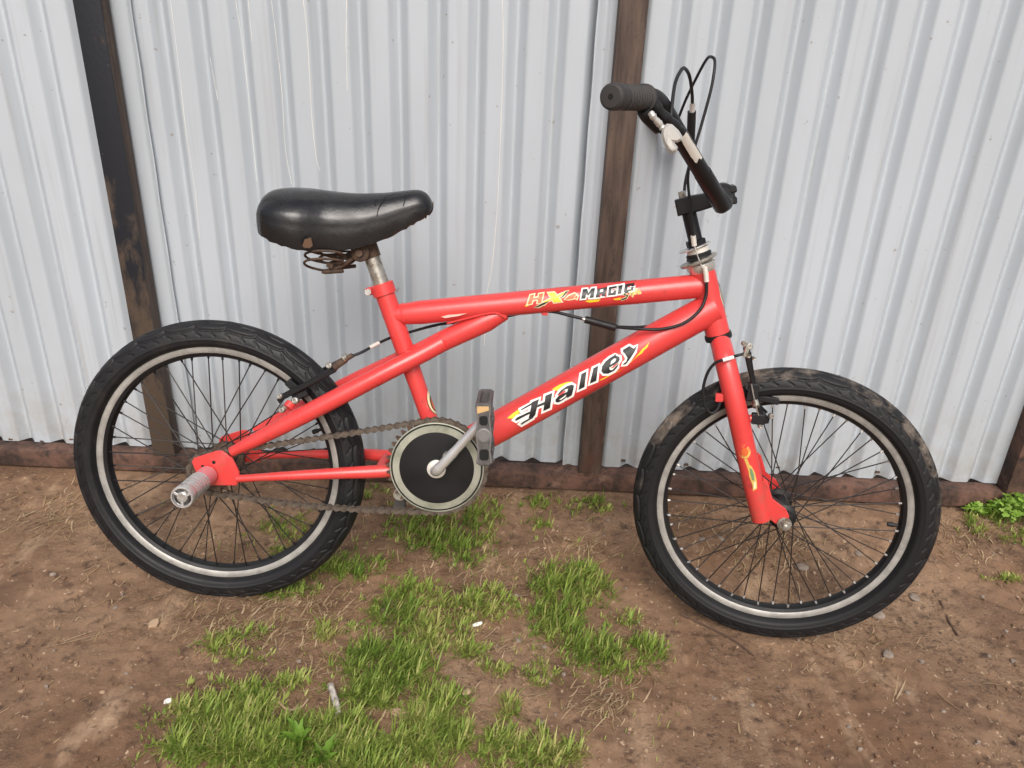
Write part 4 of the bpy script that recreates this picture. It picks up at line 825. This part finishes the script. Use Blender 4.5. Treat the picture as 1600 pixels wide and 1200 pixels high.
# ---- cables
def cable(pts, r, name='brake_cable', mat='black_plastic', n=8): return MB().tube(spline(pts, n), r, 10).build(name, mat, bike)
F = lambda x, y, wd: FK @ qf(x, y, wd)
cable([F(1048, 192, 0.222), F(1050, 165, 0.212), F(1055, 130, 0.19), F(1064, 110, 0.165), F(1070, 107, 0.15), F(1077, 118, 0.13), F(1081, 142, 0.11), F(1082, 163, 0.10)], 0.0024)
cable([F(1082, 161, 0.10), F(1081.5, 167, 0.098), F(1081.5, 175, 0.096)], 0.0042, 'cable_ferrule', 'bright_steel', 3)
cable([F(1081, 174, 0.096), F(1080, 200, 0.085), F(1079, 226, 0.072)], 0.0062, 'cable_joiner')
cable([F(1079, 224, 0.072), F(1077, 255, 0.052), F(1075, 285, 0.042), F(1079, 325, 0.037), F(1083, 362, 0.030), F(1084, 372, 0.028)], 0.0022)
cable([F(1058, 190, -0.19), F(1072, 155, -0.17), F(1090, 118, -0.13), F(1104, 93, -0.09), F(1112, 89, -0.06), F(1117, 98, -0.04), F(1112, 135, -0.03), F(1098, 188, -0.028), F(1087, 225, -0.026), F(1076, 262, -0.026), F(1070, 290, -0.028), F(1070, 312, -0.028)], 0.0024)
cable([F(1083, 368, 0.028), F(1084, 376, 0.027), F(1085, 384, 0.026)], 0.0042, 'cable_adjuster', 'cream_steel', 3)
cable([F(1085, 384, 0.0275), F(1090, 400, 0.0275), F(1096, 415, 0.027)], 0.0009, 'inner_wire', 'bright_steel', 4)
cable([F(1101, 417, 0.028), F(1103, 428, 0.0275), F(1104, 440, 0.027)], 0.0042, 'cable_adjuster', 'cream_steel', 3)
cable([F(1104, 438, 0.027), q(1103, 462, 0.026), q(1093, 485, 0.030), q(1068, 505, 0.032), q(1035, 514, 0.030), q(1000, 514, 0.028), q(963, 511, 0.012)], 0.0026)
cable([q(1062, 497, -0.040), q(1035, 506, -0.034), q(1000, 511, -0.018), q(963, 510.5, 0.0)], 0.0024)
cable([q(962, 512, 0.006), q(940, 506, 0.006), q(914, 499, 0.006)], 0.0060, 'cable_joiner')
cable([q(917, 500, 0.006), q(910, 498, 0.006)], 0.0030, 'cable_ferrule', 'bright_steel', 3)
cable([q(912, 498.5, 0.006), q(890, 493, 0.004), q(864, 487, 0.0), q(845, 487, 0.0), q(812, 490, -0.010)], 0.0026)
cable([q(812, 490, -0.010), q(760, 500, -0.018), q(692, 506, -0.024), q(640, 519, -0.022), q(612, 527, -0.014), q(590, 537, 0.02), q(566, 550, 0.042), q(548, 557, 0.048)], 0.0024)
cable([q(592, 536, 0.018), q(577, 543.5, 0.033)], 0.0034, 'cable_ferrule', 'cream_steel', 3)
cable([F(1166, 552, 0.046), F(1150, 556, 0.050), F(1135, 561, 0.066), F(1118, 567, 0.066), F(1106, 582, 0.064), F(1099, 606, 0.062), F(1101, 632, 0.060), F(1110, 645, 0.058), F(1120, 641, 0.056), F(1127, 624, 0.052)], 0.0024)
cable([F(1146, 558, 0.062), F(1129, 563, 0.068)], 0.0032, 'cable_ferrule', 'paper_white', 3)

# ================================================================== ground cover
def blades_object(name, mat, blades, label, cat):
    vs, fs, tint = [], [], []
    for base, tip, mid, wd, tn in blades:
        d = (tip - base); s_ = d.cross(Vector((0.3, 0.5, 1)))
        s_ = (s_.normalized() if s_.length > 1e-9 else Vector((1, 0, 0))) * wd; o = len(vs)
        m1 = lerp(base, mid, 0.55) + (mid - lerp(base, tip, 0.5)) * 0.25
        vs += [base - s_ * 0.7, base + s_ * 0.7, m1 - s_, m1 + s_, mid + (tip - mid) * 0.25 - s_ * 0.75, mid + (tip - mid) * 0.25 + s_ * 0.75, tip]
        fs += [(o, o + 1, o + 3, o + 2), (o + 2, o + 3, o + 5, o + 4), (o + 4, o + 5, o + 6)]; tint += [max(0, tn - 0.06)] * 2 + [tn] * 4 + [min(1, tn + 0.08)]
    me = bpy.data.meshes.new(name); me.from_pydata([tuple(v) for v in vs], [], fs); me.materials.append(MATS[mat])
    me.attributes.new('tint', 'FLOAT', 'POINT').data.foreach_set('value', tint); me.shade_smooth(); return tag(link(name, me), label, cat, kind='stuff')
# patches in photograph pixels: x, y, rx, ry, blades, length (m), tint
PATCH = [(690, 832, 85, 38, 900, .030, .28), (720, 870, 40, 22, 220, .026, .35), (548, 890, 62, 22, 520, .028, .30), (470, 925, 45, 10, 130, .020, .35), (450, 830, 42, 22, 260, .026, .45), (455, 865, 35, 12, 150, .022, .40), (585, 775, 22, 14, 130, .026, .40), (755, 800, 28, 22, 180, .028, .42),
         (845, 786, 34, 12, 230, .024, .32), (918, 792, 36, 12, 230, .026, .36), (838, 822, 22, 14, 130, .022, .45), (935, 800, 20, 8, 70, .02, .5),
         (735, 942, 72, 28, 720, .026, .50), (640, 925, 42, 18, 210, .024, .42), (760, 960, 50, 16, 260, .018, .72), (890, 920, 66, 42, 900, .036, .38), (870, 975, 45, 30, 420, .034, .36), (925, 1020, 55, 26, 480, .032, .36), (960, 1045, 35, 18, 230, .030, .38), (1010, 1022, 32, 24, 260, .032, .42),
         (618, 962, 45, 28, 420, .032, .32), (680, 985, 50, 24, 330, .028, .55), (600, 1040, 62, 44, 760, .034, .30), (660, 1040, 35, 30, 200, .03, .4), (520, 990, 30, 18, 190, .024, .62), (350, 1012, 34, 18, 180, .024, .45), (395, 998, 26, 14, 110, .022, .50), (380, 1030, 30, 14, 70, .020, .6),
         (400, 1075, 38, 18, 170, .024, .42), (455, 1070, 26, 12, 80, .022, .60), (370, 1125, 95, 36, 900, .030, .50), (340, 1175, 85, 36, 900, .034, .42), (440, 1165, 70, 40, 700, .032, .40), (290, 1115, 26, 16, 110, .024, .68),
         (530, 1150, 75, 34, 560, .030, .42), (575, 1085, 48, 24, 300, .030, .40), (640, 1150, 70, 40, 620, .030, .48), (690, 1100, 40, 28, 280, .030, .42), (700, 1165, 60, 34, 430, .028, .52), (770, 1170, 60, 26, 380, .028, .48), (850, 1180, 56, 26, 420, .030, .62), (560, 1195, 90, 26, 500, .030, .45),
         (655, 1130, 34, 18, 140, .026, .75), (985, 968, 16, 12, 60, .022, .55), (845, 1055, 26, 18, 80, .022, .55), (772, 1050, 22, 10, 50, .020, .55), (795, 1110, 14, 18, 40, .022, .60), (740, 1015, 26, 14, 90, .022, .55), (715, 1010, 30, 16, 90, .022, .6),
         (1538, 818, 36, 18, 260, .030, .40), (1520, 800, 22, 10, 90, .020, .78), (1575, 905, 26, 8, 60, .020, .55), (1590, 840, 30, 14, 60, .020, .5), (428, 935, 20, 8, 60, .018, .45), (980, 770, 12, 4, 20, .015, .6)]
grass, DEAD = [], []
for (px, py, rx, ry, n, ln, tn) in PATCH:
    area = rx * ry; nt_ = int(max(16, area * random.uniform(0.044, 0.058)))
    for _ in range(nt_):
        a, r_ = random.uniform(0, 6.283), random.random() ** 0.5
        if random.random() < 0.24: r_ = random.uniform(0.95, 1.7)
        tx_, ty_ = px + rx * r_ * math.cos(a), py + ry * r_ * math.sin(a); c_ = ground_at(tx_, ty_)
        if noise.noise(Vector((c_.x * 16, c_.y * 16, 4))) < -0.36 and r_ > 0.45: continue
        if c_.y > GATE_Y - 0.006: continue
        fade = 1.0 if r_ < 0.75 else (0.65 if r_ < 1.1 else 0.45); tl = ln * random.uniform(0.7, 1.3) * fade; tt = tn + 0.13 + random.gauss(0, 0.16); nb = int(random.uniform(7, 15) * fade) + 2
        if random.random() < 0.5: DEAD.append((tx_, ty_))
        for _ in range(nb):
            az = random.uniform(0, 6.283); le = abs(random.gauss(0.9, 0.6)); of = random.uniform(0, 0.0065); p = c_ + Vector((math.cos(az), math.sin(az), 0)) * of; p.z = height(p.x, p.y) - 0.001
            l_ = tl * random.uniform(0.5, 1.15); az += random.gauss(0, 0.5); h_ = Vector((math.cos(az), math.sin(az), 0)); dirv = (h_ * le + Vector((0, 0, 1))).normalized()
            mid = p + dirv * l_ * 0.55; tip = mid + (dirv + h_ * 0.7 * random.random() - Vector((0, 0, 0.75 * random.random()))).normalized() * l_ * 0.5; tip.z = max(tip.z, height(tip.x, tip.y) + 0.001)
            if tip.y > GATE_Y - 0.003 and tip.z < 0.05: tip.y = GATE_Y - 0.003; mid.y = min(mid.y, GATE_Y - 0.003)
            tb = tt + random.gauss(0, 0.09) + (0.4 if random.random() < 0.06 else 0)
            grass.append((p, tip, mid, random.uniform(0.0009, 0.0018), min(1, max(0, tb))))
for _ in range(420):                        # stray single blades
    p = ground_at(random.uniform(250, 1080), random.uniform(790, 1200)); az = random.uniform(0, 6.283); l_ = random.uniform(0.008, 0.020); tip = p + Vector((math.cos(az) * 0.6, math.sin(az) * 0.6, 0.7)) * l_
    if p.y < GATE_Y - 0.02: grass.append((p, tip, lerp(p, tip, 0.5) + Vector((0, 0, 0.003)), 0.0008, random.uniform(0.4, 0.9)))
blades_object('grass', 'grass_blade', grass, 'short green grass growing in patches on bare earth', 'grass')
straw = []
def stalk(px, py, ln, ang, tn=None, wd=None, bend=0.15):
    p = ground_at(px, py)
    e = p + Vector((math.cos(ang), math.sin(ang), 0)) * ln
    if max(p.y, e.y) > GATE_Y - 0.004: return
    e.z = height(e.x, e.y) + random.uniform(0.0005, 0.005); p.z += random.uniform(0.0005, 0.003); m_ = lerp(p, e, 0.5) + Vector((-math.sin(ang), math.cos(ang), 0)) * ln * random.uniform(-bend, bend); m_.z = max(height(m_.x, m_.y) + 0.0012, m_.z)
    straw.append((p, e, m_, wd or random.uniform(0.0007, 0.0015), random.random() if tn is None else tn))
CL = [(470, 960, 170, 35, 240), (560, 1030, 110, 35, 150), (380, 990, 120, 30, 120), (900, 860, 70, 30, 90), (840, 770, 120, 14, 110), (950, 1095, 60, 35, 90), (1200, 860, 110, 60, 190), (1260, 960, 60, 25, 30), (1330, 1010, 110, 50, 60), (80, 800, 90, 40, 140), (1080, 800, 90, 25, 60), (1500, 840, 110, 50, 110), (820, 890, 120, 40, 110),
      (740, 1000, 160, 60, 150), (640, 880, 160, 40, 100), (330, 860, 120, 60, 60), (1480, 780, 90, 12, 60), (990, 1030, 50, 40, 60), (620, 1120, 240, 60, 120), (1220, 770, 120, 18, 60), (250, 900, 160, 90, 70)]
for (px, py, rx, ry, n) in CL:
    for _ in range(int(n * 1.7)): stalk(px + random.gauss(0, rx * 0.5), py + random.gauss(0, ry * 0.5), random.uniform(0.010, 0.045), random.gauss(0.3, 1.0) + random.choice((0, math.pi)))
for _ in range(900): stalk(random.uniform(-40, 1640), random.uniform(745, 1260), random.uniform(0.004, 0.016), random.uniform(0, 6.28), wd=random.uniform(0.0005, 0.0012))
for (px, py) in DEAD: stalk(px + random.gauss(0, 6), py + random.gauss(0, 4), random.uniform(0.012, 0.035), random.uniform(0, 6.28), wd=random.uniform(0.0005, 0.001))
for px, py, ln, an in ((1305, 822, 0.14, -0.05), (1250, 850, 0.11, 0.35), (1395, 1098, 0.075, 1.05), (1400, 1095, 0.06, 0.9), (1370, 1030, 0.08, -0.5), (1340, 972, 0.10, -0.02), (1465, 1080, 0.06, -1.15), (1535, 1068, 0.045, 0.05), (1505, 1170, 0.05, 0.0), (1430, 1008, 0.07, 0.02), (1045, 1090, 0.05, -0.45), (820, 1100, 0.05, 0.55), (1155, 1150, 0.03, 1.4), (940, 880, 0.06, 0.6), (920, 1085, 0.06, -0.6), (905, 1130, 0.06, -0.3), (450, 975, 0.09, 0.3), (640, 1060, 0.08, 2.5), (100, 1000, 0.05, 0.5), (70, 1010, 0.12, 0.35)):
    stalk(px, py, ln, an, random.uniform(0.5, 1), 0.0017, 0.05)
blades_object('straw', 'straw', straw, 'dry pale straw and dead stalks strewn over the earth', 'straw')
# loose crumbs of earth and grit
cr = MB(); tmpl = MB(); tmpl.ball((0, 0, 0), 1, 5)
for _ in range(5200):
    px, py = random.uniform(-40, 1640), random.uniform(750, 1260); p = ground_at(px, py)
    if noise.noise(Vector((p.x * 4, p.y * 4, 9))) < random.uniform(-0.5, 0.25): continue
    if p.y > GATE_Y - 0.01: continue
    r_ = 0.0012 + 0.0046 * random.random() ** 5; s_ = [random.uniform(0.6, 1.3) for _ in range(3)]; a = random.uniform(0, 3)
    cr.add([p + Vector(((v.x * math.cos(a) - v.y * math.sin(a)) * s_[0] * r_, (v.x * math.sin(a) + v.y * math.cos(a)) * s_[1] * r_, v.z * s_[2] * r_ * 0.7 + r_ * 0.25)) for v in tmpl.v], tmpl.f, random.choices((0, 1, 2), (0.84, 0.12, 0.04))[0])
tag(cr.build('grit', ['earth', 'pebble_grey', 'wood_tan']), 'crumbs of earth and grit lying loose on the ground', 'grit', kind='stuff')
def pebble(px, py, r_, mat, label, grp=None, sq=0.6, name='pebble', seed=0):
    p = ground_at(px, py); o = bpy.data.objects.new(name, None)
    b = MB(); b.ball((0, 0, 0), 1, 14); vs = []
    for v in b.v: k = 1 + 0.28 * noise.noise(v * 1.6 + Vector((seed, 3, 1))); vs.append(Vector((v.x * k * 1.25, v.y * k, v.z * k * sq)) * r_ * 0.8)
    b.v = vs; ob = b.build(name, mat, angle=70); ob.location = p + Vector((0, 0, r_ * sq * 0.15)); ob.rotation_euler = (0, 0, seed); return tag(ob, label, name.replace('_', ' '), grp)
for i, (px, py, r_, l) in enumerate(((1254, 886, 0.014, 'largest flat pebble inside the front wheel, below the hub'), (1340, 868, 0.009, 'small round pebble near the right inner edge of the front wheel'), (1097, 840, 0.008, 'small pebble inside the front wheel, nearest its left rim'), (1127, 840, 0.0085, 'small pebble left of the front hub between the spokes'),
     (1372, 962, 0.014, 'flat stone half hidden under the front tyre'), (1428, 935, 0.011, 'pebble on the earth just right of the front tyre'), (1387, 1025, 0.011, 'pebble on bare earth below the front wheel'), (810, 1000, 0.008, 'small pebble in bare earth between the grass patches'))):
    pebble(px, py, r_, 'pebble_grey', l, 'pebbles lying on the earth', 0.55, seed=i * 1.7)
def chip(name, px, py, size, mat, rz, label, cat):
    p = ground_at(px, py); b = MB(); sx, sy, sz = size
    b.prism([Vector((x * sx, y * sy, 0)) for x, y in ((-.5, -.4), (.3, -.5), (.5, -.1), (.45, .45), (-.2, .5), (-.5, .2))], (0.1 * sx, 0, sz), min(size) * 0.15)
    o = b.build(name, mat); o.location = p; o.rotation_euler = (R(12), R(-8), rz); return tag(o, label, cat)
chip('wood_chip', 241, 978, (0.017, 0.016, 0.007), 'wood_tan', 0.3, 'small tan wood chip on the earth below the rear tyre', 'wood chip')
chip('paper_scrap', 263, 1099, (0.012, 0.009, 0.004), 'paper_white', 0.2, 'tiny white scrap on bare earth at lower left', 'scrap'); chip('paper_scrap', 745, 976, (0.018, 0.007, 0.003), 'paper_white', 0.25, 'white scrap beside the grass near the middle', 'scrap')
chip('dry_leaf', 620, 1112, (0.028, 0.014, 0.003), 'wood_tan', -0.4, 'pale brown dry leaf among the lower grass patches', 'leaf'); chip('dry_leaf', 728, 1086, (0.014, 0.010, 0.004), 'wood_tan', 0.6, 'crumpled tan leaf on bare earth between the grass patches', 'leaf')
def stick(name, pts, rads, mat, label, cat):
    P = [ground_at(x, y) + Vector((0, 0, z)) for x, y, z in pts]; o = P[0]; b = MB().tube(spline([p - o for p in P], 6), [lerp(rads[0], rads[1], i / (6 * (len(P) - 1))) * (1 + 0.2 * noise.noise(Vector((i * 0.5, 0, 0)))) for i in range(6 * (len(P) - 1) + 1)], 8)
    ob = b.build(name, mat); ob.location = o; return tag(ob, label, cat)
stick('twig', [(1062, 964, .004), (1105, 982, .003), (1145, 1005, .003), (1178, 1028, .003)], (0.0022, 0.0012), 'twig_brown', 'long thin brown twig below the front tyre', 'twig')
stick('twig', [(1468, 942, .003), (1482, 970, .003), (1496, 994, .003)], (0.0018, 0.0022), 'twig_brown', 'short dark twig on bare earth right of the front wheel', 'twig')
0 and stick('twig', [(1570, 960, .003), (1588, 985, .003), (1603, 1010, .003)], (0.0020, 0.0016), 'twig_brown', 'dark twig at the right edge of the picture', 'twig')
stick('pale_stick', [(529, 1118, .002), (525, 1105, .008), (520, 1090, .014), (517, 1082, .018)], (0.0050, 0.0048), 'pale_stick', 'whitish weathered stick standing in grass below the rear wheel', 'stick')
stick('dry_stalk', [(436, 1100, .003), (450, 1112, .003), (470, 1108, .004), (482, 1096, .004)], (0.0018, 0.0014), 'wood_tan', 'curved tan stalk at the edge of the lower left grass', 'stalk')
# leafy weeds
def leaf_mesh(kind):
    vs, fs = [], []
    if kind == 0:                           # three round leaflets
        for k in range(3):
            a = k * 2.094; c_ = Vector((math.cos(a), math.sin(a), 0)) * 0.0052; o = len(vs); vs.append(c_ + Vector((0, 0, 0.0006)))
            for j in range(9):
                t = j * 2 * math.pi / 9; rr = 0.0052 * (1 - 0.22 * max(0, math.cos(t - a)) ** 8); vs.append(c_ + Vector((math.cos(t) * rr, math.sin(t) * rr, 0.0012 * math.cos(2 * (t - a)))))
            fs += [(o, o + 1 + j, o + 1 + (j + 1) % 9) for j in range(9)]
    else:                                   # long toothed leaf
        n = 9
        for j in range(n):
            t = j / (n - 1); wd = 0.007 * math.sin(math.pi * (0.08 + 0.9 * t ** 0.7)) * (1.12 if j % 2 else 0.82); z = 0.010 * math.sin(t * 2.4)
            vs += [Vector((t * 0.040, -wd, z + 0.001)), Vector((t * 0.040, 0, z - 0.0008)), Vector((t * 0.040, wd, z + 0.001))]
        for j in range(n - 1):
            for k in range(2): a = j * 3 + k; fs.append((a, a + 1, a + 4, a + 3))
    me = bpy.data.meshes.new('leaf'); me.from_pydata([tuple(v) for v in vs], [], fs); me.materials.append(MATS['weed_leaf']); me.shade_smooth(); return me
def tinted(me, t):
    m2 = me.copy(); m2.attributes.new('tint', 'FLOAT', 'POINT').data.foreach_set('value', [t + random.uniform(-0.08, 0.08) for _ in m2.vertices]); return m2
L0 = [tinted(leaf_mesh(0), t) for t in (0.1, 0.4, 0.6, 0.9)]; L1 = [tinted(leaf_mesh(1), t) for t in (0.0, 0.05, 0.1)]
def clump(name, px, py, rx, ry, hgt, n, label):
    c_ = ground_at(px, py); e = bpy.data.objects.new(name, None); COL.objects.link(e); e.location = c_; tag(e, label, 'plant'); stems = MB()
    for _ in range(n):
        a, r_ = random.uniform(0, 6.283), math.sqrt(random.random()); x, y = rx * r_ * math.cos(a), ry * r_ * math.sin(a); hh_ = hgt * (1 - 0.55 * r_ * r_) * random.uniform(0.45, 1.08)
        if c_.y + y > GATE_Y - 0.012: y = GATE_Y - 0.012 - c_.y
        g_z = height(c_.x + x, c_.y + y) - c_.z; tp = Vector((x, y, g_z + hh_)); stems.tube([Vector((x * 0.8, y * 0.8, g_z - 0.001)), lerp(Vector((x * 0.8, y * 0.8, g_z)), tp, 0.6), tp], 0.0006, 4)
        o = link('leaf', random.choice(L0), e); o.location = tp; o.rotation_euler = (random.gauss(0.25, 0.35), random.gauss(0, 0.35), random.uniform(0, 6.28)); s_ = random.uniform(0.55, 0.95); o.scale = (s_, s_, s_)
    b = stems; me = b.mesh('stems', 'weed_leaf'); me.attributes.new('tint', 'FLOAT', 'POINT').data.foreach_set('value', [0.2] * len(me.vertices)); link('stems', me, e)
clump('clover_plant', 1585, 806, 0.070, 0.050, 0.062, 190, 'leafy bright green clover clump at the foot of the right post')
clump('clover_plant', 1518, 800, 0.026, 0.016, 0.024, 40, 'small yellow green clover tuft near the right end of the rail')
def rosette(px, py, n, label):
    c_ = ground_at(px, py); e = bpy.data.objects.new('broadleaf_weed', None); COL.objects.link(e); e.location = c_; tag(e, label, 'plant')
    for i in range(n):
        o = link('leaf', random.choice(L1), e); o.rotation_euler = (random.gauss(0, 0.2), -random.uniform(0.35, 1.0), i * 6.283 / n + random.gauss(0, 0.25)); s_ = random.uniform(0.7, 1.15); o.scale = (s_, s_, s_)
rosette(470, 1165, 10, 'dark broad leaved weed in the lower left grass'); rosette(505, 1192, 8, 'broad leaved weed at the bottom edge of the picture')
